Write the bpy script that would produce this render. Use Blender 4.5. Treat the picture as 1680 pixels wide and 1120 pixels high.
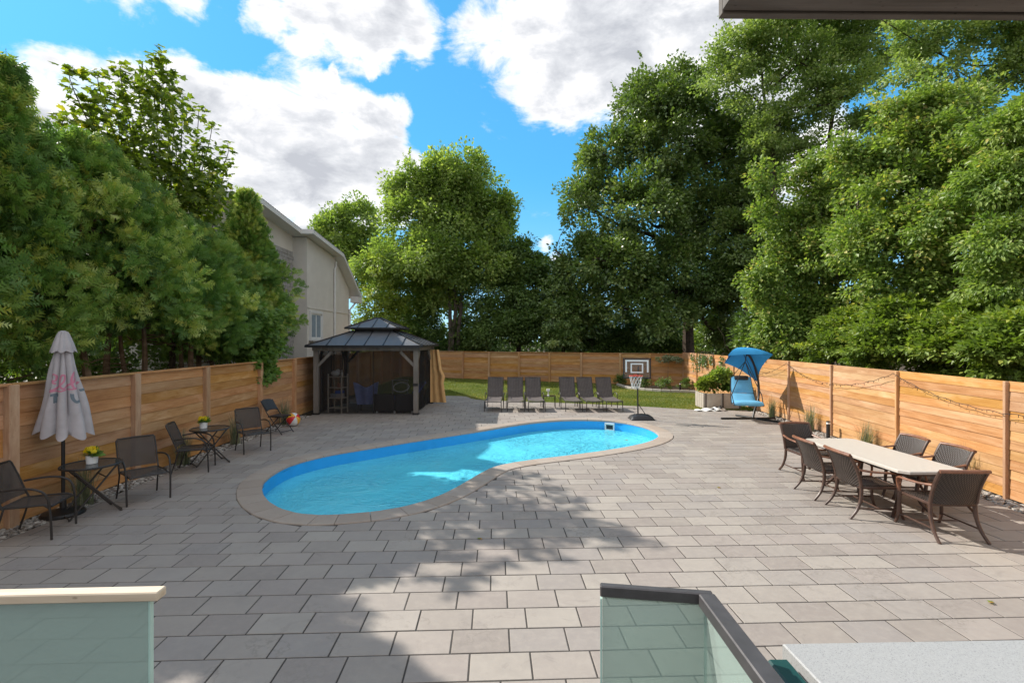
import bpy, bmesh, math, random
import numpy as np
from mathutils import Vector, Matrix
R = math.radians
PI = math.pi
for o in list(bpy.data.objects):
    bpy.data.objects.remove(o, do_unlink=True)
scene = bpy.context.scene
COL = scene.collection

# ------------------------------------------------------------------ camera
CAM_H, FPX, CX, CY = 2.47, 800.0, 840.0, 558.0      # eye height (m) and the photo's focal length in its own pixels
cam = bpy.data.objects.new('camera', bpy.data.cameras.new('camera'))
COL.objects.link(cam)
cam.location = (0, 0, CAM_H)
cam.rotation_euler = (R(90), 0, 0)
cam.data.sensor_width = 36
cam.data.lens = FPX / 1680 * 36
cam.data.shift_y = -2.0 / 1680
cam.data.clip_start = 0.05
cam.data.clip_end = 3000
scene.camera = cam

# ------------------------------------------------------------------ light
SUN_EL = R(38.5)
SUN_AZ = math.atan2(-0.86, 0.52)                    # from +Y (into the picture) towards +X
SUN_DIR = Vector((math.sin(SUN_AZ) * math.cos(SUN_EL), math.cos(SUN_AZ) * math.cos(SUN_EL), math.sin(SUN_EL)))
sun = bpy.data.objects.new('sun', bpy.data.lights.new('sun', 'SUN'))
COL.objects.link(sun)
sun.data.energy = 2.0
sun.data.angle = R(0.5)
sun.data.color = (1.0, 0.94, 0.85)
sun.rotation_euler = (-SUN_DIR).to_track_quat('-Z', 'Y').to_euler()
scene.view_settings.view_transform = 'Standard'
scene.view_settings.look = 'None'
scene.view_settings.gamma = 1
scene.view_settings.exposure = 1.68
scene.view_settings.use_curve_mapping = False


# ------------------------------------------------------------------ node helpers
class NT:
    def __init__(s, nt):
        s.nt = nt
    def n(s, t, **kw):
        nd = s.nt.nodes.new(t)
        for k, v in kw.items():
            setattr(nd, k, v)
        return nd
    def l(s, a, b):
        s.nt.links.new(a, b)
    def put(s, sock, v):
        if isinstance(v, bpy.types.NodeSocket):
            s.l(v, sock)
        else:
            sock.default_value = v
    def math(s, op, a, b=None, c=None, clamp=False):
        nd = s.n('ShaderNodeMath', operation=op, use_clamp=clamp)
        s.put(nd.inputs[0], a)
        if b is not None: s.put(nd.inputs[1], b)
        if c is not None: s.put(nd.inputs[2], c)
        return nd.outputs[0]
    def vmath(s, op, a, b=None):
        nd = s.n('ShaderNodeVectorMath', operation=op)
        s.put(nd.inputs[0], a)
        if b is not None: s.put(nd.inputs[1], b)
        return nd.outputs['Value'] if op in ('DOT_PRODUCT', 'LENGTH') else nd.outputs[0]
    def mix(s, f, a, b, blend='MIX'):
        nd = s.n('ShaderNodeMix', data_type='RGBA', blend_type=blend)
        s.put(nd.inputs[0], f)
        s.put(nd.inputs[6], a if isinstance(a, bpy.types.NodeSocket) else (*a, 1)[:4])
        s.put(nd.inputs[7], b if isinstance(b, bpy.types.NodeSocket) else (*b, 1)[:4])
        return nd.outputs[2]
    def ramp(s, f, stops, interp='LINEAR'):
        nd = s.n('ShaderNodeValToRGB')
        nd.color_ramp.interpolation = interp
        el = nd.color_ramp.elements
        while len(el) < len(stops): el.new(0.5)
        for e, (p, c) in zip(el, stops):
            e.position = p
            e.color = (*c, 1) if len(c) == 3 else c
        s.put(nd.inputs[0], f)
        return nd.outputs[0]
    def rng(s, f, a, b, c=0.0, d=1.0, smooth=False):
        nd = s.n('ShaderNodeMapRange')
        if smooth: nd.interpolation_type = 'SMOOTHSTEP'
        s.put(nd.inputs[0], f)
        for i, v in enumerate((a, b, c, d)): nd.inputs[i + 1].default_value = v
        return nd.outputs[0]
    def noise(s, vec=None, scale=5, detail=3, rough=.5, dist=0.0, col=False):
        nd = s.n('ShaderNodeTexNoise')
        if vec is not None: s.l(vec, nd.inputs['Vector'])
        nd.inputs['Scale'].default_value = scale
        nd.inputs['Detail'].default_value = detail
        nd.inputs['Roughness'].default_value = rough
        nd.inputs['Distortion'].default_value = dist
        return nd.outputs[1 if col else 0]
    def mapped(s, vec, scale=(1, 1, 1), loc=(0, 0, 0)):
        nd = s.n('ShaderNodeMapping')
        s.l(vec, nd.inputs[0])
        s.put(nd.inputs['Scale'], scale)
        s.put(nd.inputs['Location'], loc)
        return nd.outputs[0]
    def bump(s, h, strength=.3, dist=.01, normal=None):
        nd = s.n('ShaderNodeBump')
        nd.inputs['Strength'].default_value = strength
        nd.inputs['Distance'].default_value = dist
        s.l(h, nd.inputs['Height'])
        if normal is not None: s.l(normal, nd.inputs['Normal'])
        return nd.outputs[0]


def new_mat(name):
    m = bpy.data.materials.new(name)
    m.use_nodes = True
    t = NT(m.node_tree)
    m.node_tree.nodes.clear()
    out = t.n('ShaderNodeOutputMaterial')
    return m, t, out


def principled(t, out, color, rough=.6, metal=0.0, spec=.5, normal=None, alpha=None):
    b = t.n('ShaderNodeBsdfPrincipled')
    t.put(b.inputs['Base Color'], color if isinstance(color, bpy.types.NodeSocket) else (*color, 1))
    t.put(b.inputs['Roughness'], rough)
    b.inputs['Metallic'].default_value = metal
    b.inputs['Specular IOR Level'].default_value = spec
    if normal is not None: t.l(normal, b.inputs['Normal'])
    if out is not None: t.l(b.outputs[0], out.inputs[0])
    return b.outputs[0]


def simple(name, color, rough=.6, metal=0.0, var=.15, scale=8, bump=0.0, spec=.5):
    """a base colour with mottling and a little relief"""
    m, t, out = new_mat(name)
    tc = t.n('ShaderNodeTexCoord').outputs['Object']
    n = t.noise(tc, scale, 5, .6)
    lo = tuple(c * (1 - var) for c in color)
    hi = tuple(min(1, c * (1 + var)) for c in color)
    c = t.ramp(n, [(.3, lo), (.7, hi)])
    nm = t.bump(t.noise(tc, scale * 8, 3), bump, .004) if bump else None
    principled(t, out, c, t.rng(n, .3, .7, rough * .85, min(1, rough * 1.15)), metal, spec, nm)
    return m


# ------------------------------------------------------------------ world: Nishita sky with a deck of broken cumulus
world = bpy.data.worlds.new('World')
scene.world = world
world.use_nodes = True
SKY_TINT = (.205, .70, 1.04)
w = NT(world.node_tree)
world.node_tree.nodes.clear()
wo = w.n('ShaderNodeOutputWorld')
bg = w.n('ShaderNodeBackground')
bg.inputs['Strength'].default_value = 0.15
w.l(bg.outputs[0], wo.inputs[0])
sky = w.n('ShaderNodeTexSky', sky_type='NISHITA', sun_disc=False)
sky.sun_elevation = SUN_EL
sky.sun_rotation = SUN_AZ
sky.air_density = 1.0
sky.dust_density = 0.3
sky.ozone_density = 2.5
sky.altitude = 100
dirv = w.n('ShaderNodeTexCoord').outputs['Generated']
gm = w.n('ShaderNodeGamma'); gm.inputs[1].default_value = .45
w.l(sky.outputs[0], gm.inputs[0])
skyc = w.mix(1.0, gm.outputs[0], SKY_TINT, 'MULTIPLY')
# cloud banks: (bearing to the right of straight ahead, elevation, angular radius, weight), degrees
BANKS = [(-38.0, 28.8, 1.7, .8), (-35.2, 30.1, 1.8, .85), (-40.8, 30.3, 2.0, 0.8), (-27.1, 30.4, 1.7, 1), (-23.0, 30.8, 2.7, 1.05), (-18.6, 32.0, 3.3, 1.1), (-15.4, 31.0, 2.3, 1), (-10.6, 31.6, 2.3, 1),
         (-14.0, 33.8, 3.2, 1.05), (-2.9, 31.9, 3.0, 1.05), (-5.4, 30.7, 1.6, 0.95), (2.9, 31.9, 4.9, 1.2), (9.2, 31.6, 5.9, 1.3), (17.4, 31.7, 7.5, 1.35), (25.4, 27.3, 7.3, 1.3), (4.3, 27.5, 3.5, 1.1), (8.5, 25.9, 2.5, 1.05),
         (2.1, 29.2, 2.5, 1.05), (6.1, 24.6, 2.0, 0.95), (12.7, 27.0, 3.5, 1.1), (-43.0, 21.8, 1.7, 0.95), (-41.2, 21.7, 2.0, 1), (-38.2, 21.1, 2.4, 1.1), (-34.8, 23.1, 2.1, 1.05), (-32.3, 21.3, 3.1, 1.15), (-28.8, 21.7, 3.4, 1.15),
         (-25.7, 21.1, 4.1, 1.2), (-22.7, 24.2, 2.0, 1.05), (-20.2, 21.3, 3.7, 1.15), (-16.7, 22.3, 3.2, 1.1), (-14.0, 21.1, 2.8, 1.05), (-16.7, 19.0, 3.9, 1.15), (-11.3, 19.9, 1.8, 0.95), (-21.8, 16.7, 5.1, 1.25), (-27.7, 15.9, 5.4, 1.25),
         (-34.0, 17.2, 5.6, 1.3), (-32.0, 13.0, 5.9, 1.25), (-16.7, 15.9, 3.5, 1.0), (-42.0, 17.4, 4.8, 1.2), (-45.0, 17.6, 3.4, 1.1), (-23.0, 11.9, 4.4, 1.1), (-15.2, 28.7, 0.7, 0.85), (-19.3, 27.4, 0.5, 0.75), (3.6, 11.3, 1.1, .9),
         (4.9, 8.9, 1.2, 0.85), (-19.3, 19.3, 5.5, 1.25), (-24.2, 19.2, 6.2, 1.25), (-16, 17.5, 4.5, 1.1), (-12.5, 18, 2.5, 1.0), (-20.9, 23.3, 2.7, 1.15), (-17.4, 23.7, 2.5, 1.15), (-14.0, 23.2, 2.2, 1.1), (-19.3, 25.7, 1.3, 0.95), (30.4, 14.4, 5.2, 1.05), (32.5, 19.1, 3.1, 1.0), (26.6, -0.1, 3.6, 0.9), (42.0, 12.0, 3.1, 0.9), (47.1, 2.8, 4.8, 0.95)]
wn = w.n('ShaderNodeVectorMath', operation='NORMALIZE')
w.l(dirv, wn.inputs[0])
dn = wn.outputs[0]
warp = w.noise(dn, 6, 6, .62, 0, True)
wsc = w.n('ShaderNodeVectorMath', operation='SCALE')
w.l(w.vmath('SUBTRACT', warp, (.5, .5, .5)), wsc.inputs[0])
wsc.inputs['Scale'].default_value = .10
wv = w.vmath('NORMALIZE', w.vmath('ADD', dn, wsc.outputs[0]))
field = None
for az, el, rad, wt in BANKS:
    a, e = R(az), R(el)
    c = (math.sin(a) * math.cos(e), math.cos(a) * math.cos(e), math.sin(e))
    d = w.vmath('DOT_PRODUCT', wv, c)
    s_ = w.rng(d, math.cos(R(rad * 1.65)), 1.0, 0, wt)
    field = s_ if field is None else w.math('SMOOTH_MAX', field, s_, .15)
sq = w.mapped(dn, (1, 1, 1.9))
fine = w.noise(sq, 9, 10, .64, .4)
low = w.noise(sq, 2.2, 2, .5)
ahead = w.rng(w.vmath('DOT_PRODUCT', dn, (0.0, .93, .36)), .50, .72, 1, 0, True)   # out of view, a heavier cloud cover added to brighten the shade
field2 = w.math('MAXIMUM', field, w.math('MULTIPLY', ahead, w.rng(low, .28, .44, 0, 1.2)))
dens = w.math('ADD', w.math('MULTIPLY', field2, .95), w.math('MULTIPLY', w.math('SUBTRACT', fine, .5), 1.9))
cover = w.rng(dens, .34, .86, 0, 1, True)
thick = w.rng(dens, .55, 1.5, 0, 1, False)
# light falls on the banks from the left: compare the density a little way towards the sun
soff = w.vmath('ADD', sq, tuple(.055 * q for q in SUN_DIR))
lit = w.math('SUBTRACT', w.noise(sq, 6.5, 6, .55, .3), w.noise(soff, 6.5, 6, .55, .3))
shade = w.noise(sq, 10, 7, .6, .3)
cl = w.ramp(w.math('ADD', w.math('ADD', w.math('MULTIPLY', thick, .95), w.math('MULTIPLY', w.math('SUBTRACT', shade, .5), 1.0)), w.math('MULTIPLY', lit, -1.3), clamp=True),
            [(0, (2.5, 2.48, 2.48)), (.28, (2.38, 2.36, 2.38)), (.60, (1.75, 1.79, 1.88)), (1, (1.25, 1.30, 1.42))])
# paler towards the horizon, as the sky is seen through more air
sz = w.n('ShaderNodeSeparateXYZ'); w.l(dn, sz.inputs[0])
pale = w.math('MULTIPLY', w.math('POWER', w.rng(sz.outputs[2], 0, .34, 1, 0), 2.0), .72)
skyc = w.mix(pale, skyc, (1.75, 2.3, 2.65))
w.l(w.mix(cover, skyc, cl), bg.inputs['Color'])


# ------------------------------------------------------------------ mesh helpers
def V3(a): return np.array(a, float)

class MB:
    def __init__(s):
        s.v, s.f = [], []
    def add(s, verts, faces):
        b = len(s.v)
        s.v.extend([tuple(map(float, p)) for p in verts])
        s.f.extend([tuple(i + b for i in f) for f in faces])
        return s
    def convex(s, verts, faces):
        vs = [Vector(p) for p in verts]
        c = sum(vs, Vector()) / len(vs)
        out = []
        for f in faces:
            p = [vs[i] for i in f]
            n = (p[1] - p[0]).cross(p[2] - p[0])
            m = sum(p, Vector()) / len(p) - c
            out.append(tuple(f) if n.dot(m) >= 0 else tuple(reversed(f)))
        return s.add(verts, out)
    def box(s, c, size, rot=None, bev=0.0):
        h = [x / 2 for x in size]
        M = rot if rot is not None else Matrix.Identity(3)
        if isinstance(M, (int, float)): M = Matrix.Rotation(M, 3, 'Z')
        c = Vector(c)
        if bev <= 0:
            vs = [c + M @ Vector((sx * h[0], sy * h[1], sz * h[2])) for sx in (-1, 1) for sy in (-1, 1) for sz in (-1, 1)]
            return s.convex(vs, [(0, 1, 3, 2), (4, 5, 7, 6), (0, 1, 5, 4), (2, 3, 7, 6), (0, 2, 6, 4), (1, 3, 7, 5)])
        idx, vs = {}, []
        for sx in (-1, 1):
            for sy in (-1, 1):
                for sz in (-1, 1):
                    for ax in range(3):
                        q = [(hh - (0 if k == ax else bev)) * sg for k, (hh, sg) in enumerate(zip(h, (sx, sy, sz)))]
                        idx[(sx, sy, sz, ax)] = len(vs)
                        vs.append(c + M @ Vector(q))
        fs = []
        for ax in range(3):
            o = [k for k in range(3) if k != ax]
            for sg in (-1, 1):
                def key(a, b):
                    t = [0, 0, 0]; t[ax] = sg; t[o[0]] = a; t[o[1]] = b
                    return idx[(*t, ax)]
                fs.append((key(-1, -1), key(-1, 1), key(1, 1), key(1, -1)))
            for a in (-1, 1):
                for b in (-1, 1):
                    def k2(sg, axx):
                        t = [0, 0, 0]; t[ax] = sg; t[o[0]] = a; t[o[1]] = b
                        return idx[(*t, axx)]
                    fs.append((k2(-1, o[0]), k2(1, o[0]), k2(1, o[1]), k2(-1, o[1])))
        for sx in (-1, 1):
            for sy in (-1, 1):
                for sz in (-1, 1):
                    fs.append(tuple(idx[(sx, sy, sz, k)] for k in range(3)))
        return s.convex(vs, fs)
    def bar(s, a, b, wdt, hgt, up=(0, 0, 1), bev=0.0):
        """a box from a to b"""
        a, b = Vector(a), Vector(b)
        x = (b - a).normalized()
        u = Vector(up)
        if abs(x.dot(u)) > .98: u = Vector((0, 1, 0))
        y = u.cross(x).normalized()
        z = x.cross(y)
        M = Matrix((x, y, z)).transposed()
        return s.box((a + b) / 2, ((b - a).length, wdt, hgt), M, bev)
    def tube(s, pts, r, n=8, closed=False, cap=True, flat=1.0):
        pts = [Vector(p) for p in pts]
        m = len(pts)
        rs = r if isinstance(r, (list, tuple)) else [r] * m
        vs, fs = [], []
        prev = None
        for i, p in enumerate(pts):
            if closed: t = pts[(i + 1) % m] - pts[i - 1]
            else: t = pts[min(i + 1, m - 1)] - pts[max(i - 1, 0)]
            t.normalize()
            if prev is None:
                u = Vector((0, 0, 1)) if abs(t.z) < .9 else Vector((0, 1, 0))
                u = (u - t * u.dot(t)).normalized()
            else:
                u = (prev - t * prev.dot(t)).normalized()
            prev = u
            b = t.cross(u)
            for k in range(n):
                a = 2 * PI * k / n
                vs.append(p + (u * math.cos(a) * flat + b * math.sin(a)) * rs[i])
        for i in range(m if closed else m - 1):
            j = (i + 1) % m
            for k in range(n):
                l = (k + 1) % n
                fs.append((i * n + k, i * n + l, j * n + l, j * n + k))
        if cap and not closed:
            fs.append(tuple(reversed(range(n))))
            fs.append(tuple((m - 1) * n + k for k in range(n)))
        return s.add(vs, fs)
    def lathe(s, prof, n=20, c=(0, 0, 0)):
        vs, fs = [], []
        for r, z in prof:
            for k in range(n):
                a = 2 * PI * k / n
                vs.append((c[0] + r * math.cos(a), c[1] + r * math.sin(a), c[2] + z))
        for i in range(len(prof) - 1):
            for k in range(n):
                l = (k + 1) % n
                fs.append((i * n + k, i * n + l, (i + 1) * n + l, (i + 1) * n + k))
        fs.append(tuple(reversed(range(n))))
        fs.append(tuple((len(prof) - 1) * n + k for k in range(n)))
        return s.add(vs, fs)
    def ball(s, c, r, nu=12, nv=8, sc=(1, 1, 1)):
        prof = [(r * math.sin(PI * i / nv) + 1e-5, -r * math.cos(PI * i / nv)) for i in range(nv + 1)]
        b = len(s.v)
        s.lathe(prof, nu)
        for i in range(b, len(s.v)):
            p = s.v[i]
            s.v[i] = (c[0] + p[0] * sc[0], c[1] + p[1] * sc[1], c[2] + p[2] * sc[2])
        return s
    def sheet(s, P, th=0.0):
        """P: (nu, nv, 3) grid; th: thickness (solid with rims)"""
        P = np.asarray(P, float)
        nu, nv = P.shape[:2]
        du = np.gradient(P, axis=0); dv = np.gradient(P, axis=1)
        N = np.cross(du, dv)
        N /= np.linalg.norm(N, axis=2, keepdims=True) + 1e-12
        def grid(b, flip):
            out = []
            for i in range(nu - 1):
                for j in range(nv - 1):
                    q = (b + i * nv + j, b + (i + 1) * nv + j, b + (i + 1) * nv + j + 1, b + i * nv + j + 1)
                    out.append(q[::-1] if flip else q)
            return out
        if th == 0:
            return s.add(P.reshape(-1, 3), grid(0, False))
        vs = np.concatenate([(P + N * th / 2).reshape(-1, 3), (P - N * th / 2).reshape(-1, 3)])
        m = nu * nv
        fs = grid(0, False) + grid(m, True)
        rim = [i * nv for i in range(nu)] + [(nu - 1) * nv + j for j in range(1, nv)] + [i * nv + nv - 1 for i in range(nu - 2, -1, -1)] + [j for j in range(nv - 2, 0, -1)]
        for a, b in zip(rim, rim[1:] + rim[:1]):
            fs.append((b, a, a + m, b + m))
        return s.add(vs, fs)
    def mesh(s, name, smooth=True, angle=35):
        me = bpy.data.meshes.new(name)
        me.from_pydata(s.v, [], s.f)
        if smooth:
            me.polygons.foreach_set('use_smooth', [True] * len(me.polygons))
            me.set_sharp_from_angle(angle=R(angle))
        me.update()
        return me
    def build(s, name, mat, parent=None, smooth=True, angle=35, **kw):
        return link(name, s.mesh(name, smooth, angle), mat, parent, **kw)


def link(name, me, mat, parent=None, **kw):
    o = bpy.data.objects.new(name, me)
    COL.objects.link(o)
    if mat is not None and len(me.materials) == 0: me.materials.append(mat)
    if parent is not None: o.parent = parent
    for k, v in kw.items(): o[k] = v
    return o


def thing(name, label, cat, loc=(0, 0, 0), rz=0.0, group=None):
    o = bpy.data.objects.new(name, None)
    o.empty_display_size = .2
    COL.objects.link(o)
    o.location = loc
    o.rotation_euler = (0, 0, rz)
    o['label'] = label
    o['category'] = cat
    if group: o['group'] = group
    return o


def tag(o, label, cat, group=None):
    o['label'] = label; o['category'] = cat
    if group: o['group'] = group
    return o


def dup(root, label, loc, rz, group=None):
    r = root.copy(); COL.objects.link(r)
    r.location = loc; r.rotation_euler = (0, 0, rz)
    r['label'] = label
    if group: r['group'] = group
    for ch in list(root.children):
        c = ch.copy(); COL.objects.link(c); c.parent = r
        for g in ch.children:
            d = g.copy(); COL.objects.link(d); d.parent = c
    return r


def face_rz(fx, fy):
    """turn about z that takes local +Y to the direction (fx, fy)"""
    return math.atan2(-fx, fy)


def ground(px, py, h=0.0):
    """the point at height h seen at pixel (px, py) of the photograph"""
    y = FPX * (CAM_H - h) / (py - CY)
    return ((px - CX) / FPX * y, y)


def catmull(pts, n=6, closed=False):
    pts = [V3(p) for p in pts]
    m = len(pts); out = []
    for i in range(m if closed else m - 1):
        g = (lambda k: pts[k % m]) if closed else (lambda k: pts[min(max(k, 0), m - 1)])
        p0, p1, p2, p3 = g(i - 1), g(i), g(i + 1), g(i + 2)
        for k in range(n):
            t = k / n
            out.append(.5 * ((2 * p1) + (-p0 + p2) * t + (2 * p0 - 5 * p1 + 4 * p2 - p3) * t * t + (-p0 + 3 * p1 - 3 * p2 + p3) * t ** 3))
    if not closed: out.append(pts[-1])
    return np.array(out)


def fill(name, loops, z, mat, **kw):
    """flat sheet inside the first loop with the other loops cut out"""
    bm = bmesh.new()
    es = []
    for lp in loops:
        vs = [bm.verts.new((p[0], p[1], z)) for p in lp]
        es += [bm.edges.new((a, b)) for a, b in zip(vs, vs[1:] + vs[:1])]
    bmesh.ops.triangle_fill(bm, edges=es, use_beauty=True, normal=(0, 0, 1))
    bmesh.ops.recalc_face_normals(bm, faces=bm.faces)
    if bm.faces and sum(f.normal.z for f in bm.faces) < 0:
        bmesh.ops.reverse_faces(bm, faces=bm.faces)
    me = bpy.data.meshes.new(name); bm.to_mesh(me); bm.free()
    return link(name, me, mat, **kw)


# ------------------------------------------------------------------ materials
def wood(name, dark, mid, light, rough=.7, axis=0, weather=.55):
    """board wood: grain along the board's own length, knots, weathered patches; each board its own tone"""
    m, t, out = new_mat(name)
    tc = t.n('ShaderNodeTexCoord').outputs['Object']
    rnd = t.n('ShaderNodeObjectInfo').outputs['Random']
    off = t.n('ShaderNodeCombineXYZ')
    for i, k in enumerate((37.0, 19.0, 53.0)): t.l(t.math('MULTIPLY', rnd, k), off.inputs[i])
    vec = t.vmath('ADD', tc, off.outputs[0])
    sc = [26, 26, 26]; sc[axis] = 1.6
    g = t.noise(t.mapped(vec, tuple(sc)), 1.0, 6, .62, .6)
    sc2 = [4.5, 4.5, 4.5]; sc2[axis] = 1.1
    patch = t.noise(t.mapped(vec, tuple(sc2)), 1.0, 4, .6, .4)
    f = t.math('ADD', t.math('MULTIPLY', g, .6), t.math('MULTIPLY', patch, .5))
    c = t.ramp(f, [(.36, dark), (.54, mid), (.72, light)])
    vor = t.n('ShaderNodeTexVoronoi', feature='F1')
    sc3 = [7.0, 7.0, 7.0]; sc3[axis] = 3.2
    t.l(t.mapped(vec, tuple(sc3)), vor.inputs['Vector'])
    knot = t.rng(vor.outputs['Distance'], .07, .17, 1, 0, True)
    c = t.mix(t.math('MULTIPLY', knot, .55), c, tuple(x * .45 for x in dark))
    pale = t.rng(t.noise(t.mapped(vec, tuple(x * .6 for x in sc2)), 1.3, 5, .65), .53, .72, 0, weather)
    c = t.mix(pale, c, tuple(min(1, x * 1.12 + .10) for x in light))
    hsv = t.n('ShaderNodeHueSaturation')
    t.l(c, hsv.inputs['Color'])
    t.l(t.rng(rnd, 0, 1, .86, 1.12), hsv.inputs['Value'])
    t.l(t.rng(t.math('FRACT', t.math('MULTIPLY', rnd, 7.3)), 0, 1, .493, .506), hsv.inputs['Hue'])
    t.l(t.rng(t.math('FRACT', t.math('MULTIPLY', rnd, 3.7)), 0, 1, .85, 1.1), hsv.inputs['Saturation'])
    principled(t, out, hsv.outputs[0], rough, 0, .3, t.bump(g, .25, .004))
    return m


def leaf_mat(name, stops, trans=.42, gloss=.35, rough=.45):
    m, t, out = new_mat(name)
    a = t.n('ShaderNodeAttribute', attribute_name='tint')
    c = t.ramp(a.outputs['Fac'], stops)
    b = principled(t, None, c, rough, 0, gloss)
    tr = t.n('ShaderNodeBsdfTranslucent')
    t.l(t.mix(1.0, c, (1.25, 1.35, .55), 'MULTIPLY'), tr.inputs[0])
    mx = t.n('ShaderNodeMixShader')
    mx.inputs[0].default_value = trans
    t.l(b, mx.inputs[1]); t.l(tr.outputs[0], mx.inputs[2]); t.l(mx.outputs[0], out.inputs[0])
    return m


def see_through(name, color, hole, rough=.6, bump_scale=0, spec=.3, tint=(1, 1, 1)):
    """woven mesh too fine to model: a share of the light goes through the holes"""
    m, t, out = new_mat(name)
    tc = t.n('ShaderNodeTexCoord').outputs['Object']
    c = t.ramp(t.noise(tc, 12, 4), [(.3, tuple(x * .85 for x in color)), (.7, tuple(x * 1.15 for x in color))])
    b = principled(t, None, c, rough, 0, spec)
    tr = t.n('ShaderNodeBsdfTransparent'); tr.inputs[0].default_value = (*tint, 1)
    mx = t.n('ShaderNodeMixShader'); mx.inputs[0].default_value = hole
    t.l(b, mx.inputs[1]); t.l(tr.outputs[0], mx.inputs[2]); t.l(mx.outputs[0], out.inputs[0])
    return m


M = {}
M['cedar'] = wood('cedar_boards', (.345, .158, .055), (.47, .238, .088), (.555, .325, .148))
M['cedar_post'] = wood('cedar_posts', (.36, .18, .08), (.50, .28, .135), (.60, .39, .21), axis=2)
M['grey_wood'] = wood('grey_timber', (.12, .10, .085), (.20, .175, .15), (.28, .25, .22), axis=2, weather=.2)
M['beam_wood'] = wood('beam_timber', (.07, .06, .052), (.11, .098, .088), (.16, .14, .125), axis=0, weather=.12)
M['rail_wood'] = wood('rail_timber', (.42, .30, .19), (.55, .42, .29), (.64, .52, .38), axis=0)


def paver_material():
    m, t, out = new_mat('concrete_paver')
    geo = t.n('ShaderNodeNewGeometry').outputs['Position']
    a = t.n('ShaderNodeAttribute', attribute_name='tint').outputs['Fac']
    rnd = t.n('ShaderNodeObjectInfo').outputs['Random']
    v = t.math('FRACT', t.math('ADD', a, rnd))
    c = t.ramp(v, [(0, (0.269, 0.234, 0.207)), (.2, (0.332, 0.294, 0.258)), (.4, (0.290, 0.260, 0.240)), (.6, (0.365, 0.327, 0.285)), (.8, (0.315, 0.273, 0.245)), (1, (0.281, 0.244, 0.217))])
    big = t.noise(geo, 1.7, 5, .65)
    c = t.mix(t.rng(big, .35, .7, 0, .35), c, (0.214, 0.185, 0.170))
    sm = t.noise(geo, 13, 6, .7)
    c = t.mix(t.rng(sm, .45, .75, 0, .35), c, (0.412, 0.370, 0.322))
    spk = t.noise(geo, 190, 2, .5)
    c = t.mix(t.rng(spk, .6, .75, 0, .25), c, (.18, .16, .15))
    stain = t.rng(t.noise(geo, 3.1, 6, .68, 1.2), .58, .74, 0, .45)
    c = t.mix(stain, c, (.19, .165, .15))
    h = t.math('ADD', t.math('MULTIPLY', spk, .3), sm)
    crack = t.n('ShaderNodeTexVoronoi', feature='DISTANCE_TO_EDGE'); crack.inputs['Scale'].default_value = 1.1
    t.l(t.vmath('ADD', geo, t.noise(geo, 5, 4, .6, 0, True)), crack.inputs['Vector'])
    dust = t.math('MULTIPLY', t.rng(crack.outputs[0], 0, .035, .5, 0), t.rng(t.noise(geo, .9, 2, .5), .5, .62, 0, 1))
    c = t.mix(dust, c, (.20, .175, .15))        # faint dirty runs where water has dried
    principled(t, out, c, t.rng(sm, .3, .7, .55, .8), 0, .35, t.bump(h, .32, .005))
    return m
M['paver'] = paver_material()
M['joint'] = simple('joint_sand', (.055, .048, .042), .95, 0, .3, 40)


def coping_material():
    m, t, out = new_mat('coping_stone')
    geo = t.n('ShaderNodeNewGeometry').outputs['Position']
    rnd = t.n('ShaderNodeObjectInfo').outputs['Random']
    c = t.ramp(rnd, [(0, (.34, .275, .225)), (.5, (.39, .325, .27)), (1, (.365, .315, .275))])
    c = t.mix(t.rng(t.noise(geo, 6, 5, .7), .35, .7, 0, .4), c, (.27, .225, .19))
    c = t.mix(t.rng(t.noise(geo, 60, 4, .7), .5, .75, 0, .35), c, (.42, .35, .29))
    principled(t, out, c, .75, 0, .3, t.bump(t.noise(geo, 45, 5, .7), .35, .006))
    return m
M['coping'] = coping_material()


def grass_ground():
    m, t, out = new_mat('lawn_turf')
    geo = t.n('ShaderNodeNewGeometry').outputs['Position']
    a = t.noise(geo, .9, 5, .6)
    b = t.noise(geo, 30, 4, .7)
    c = t.ramp(t.math('ADD', t.math('MULTIPLY', a, .6), t.math('MULTIPLY', b, .4)), [(.35, (.055, .085, .02)), (.5, (.10, .135, .035)), (.66, (.19, .19, .07))])
    principled(t, out, c, .95, 0, .1, t.bump(b, .6, .03))
    return m
M['turf'] = grass_ground()
M['soil'] = simple('bare_soil', (.085, .065, .045), .95, 0, .4, 6, .4, .1)
M['mulch'] = simple('bed_mulch', (.17, .135, .10), .95, 0, .45, 25, .6, .1)
M['grass'] = leaf_mat('grass_blades', [(0, (0.105, 0.149, 0.022)), (.5, (0.191, 0.226, 0.037)), (.85, (0.324, 0.296, 0.075)), (1, (0.531, 0.389, 0.138))], .3, .2)

M['maple_light'] = leaf_mat('maple_leaves', [(0, (0.148, 0.233, 0.058)), (.5, (0.281, 0.381, 0.110)), (.85, (0.409, 0.491, 0.152)), (1, (0.570, 0.600, 0.217))], .46, .5)
M['maple_dark'] = leaf_mat('dark_maple_leaves', [(0, (0.081, 0.147, 0.038)), (.5, (0.170, 0.252, 0.067)), (.85, (0.265, 0.342, 0.104)), (1, (0.377, 0.419, 0.127))], .30, .8, .36)
M['ash'] = leaf_mat('ash_leaves', [(0, (0.157, 0.241, 0.071)), (.5, (0.285, 0.384, 0.127)), (.85, (0.403, 0.497, 0.179)), (1, (0.528, 0.575, 0.237))], .38, .45)
M['cherry'] = leaf_mat('cherry_leaves', [(0, (0.127, 0.213, 0.045)), (.5, (0.245, 0.341, 0.078)), (.85, (0.359, 0.439, 0.122)), (.97, (0.528, 0.542, 0.166)), (1, (0.528, 0.461, 0.166))], .40, .5)
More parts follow.
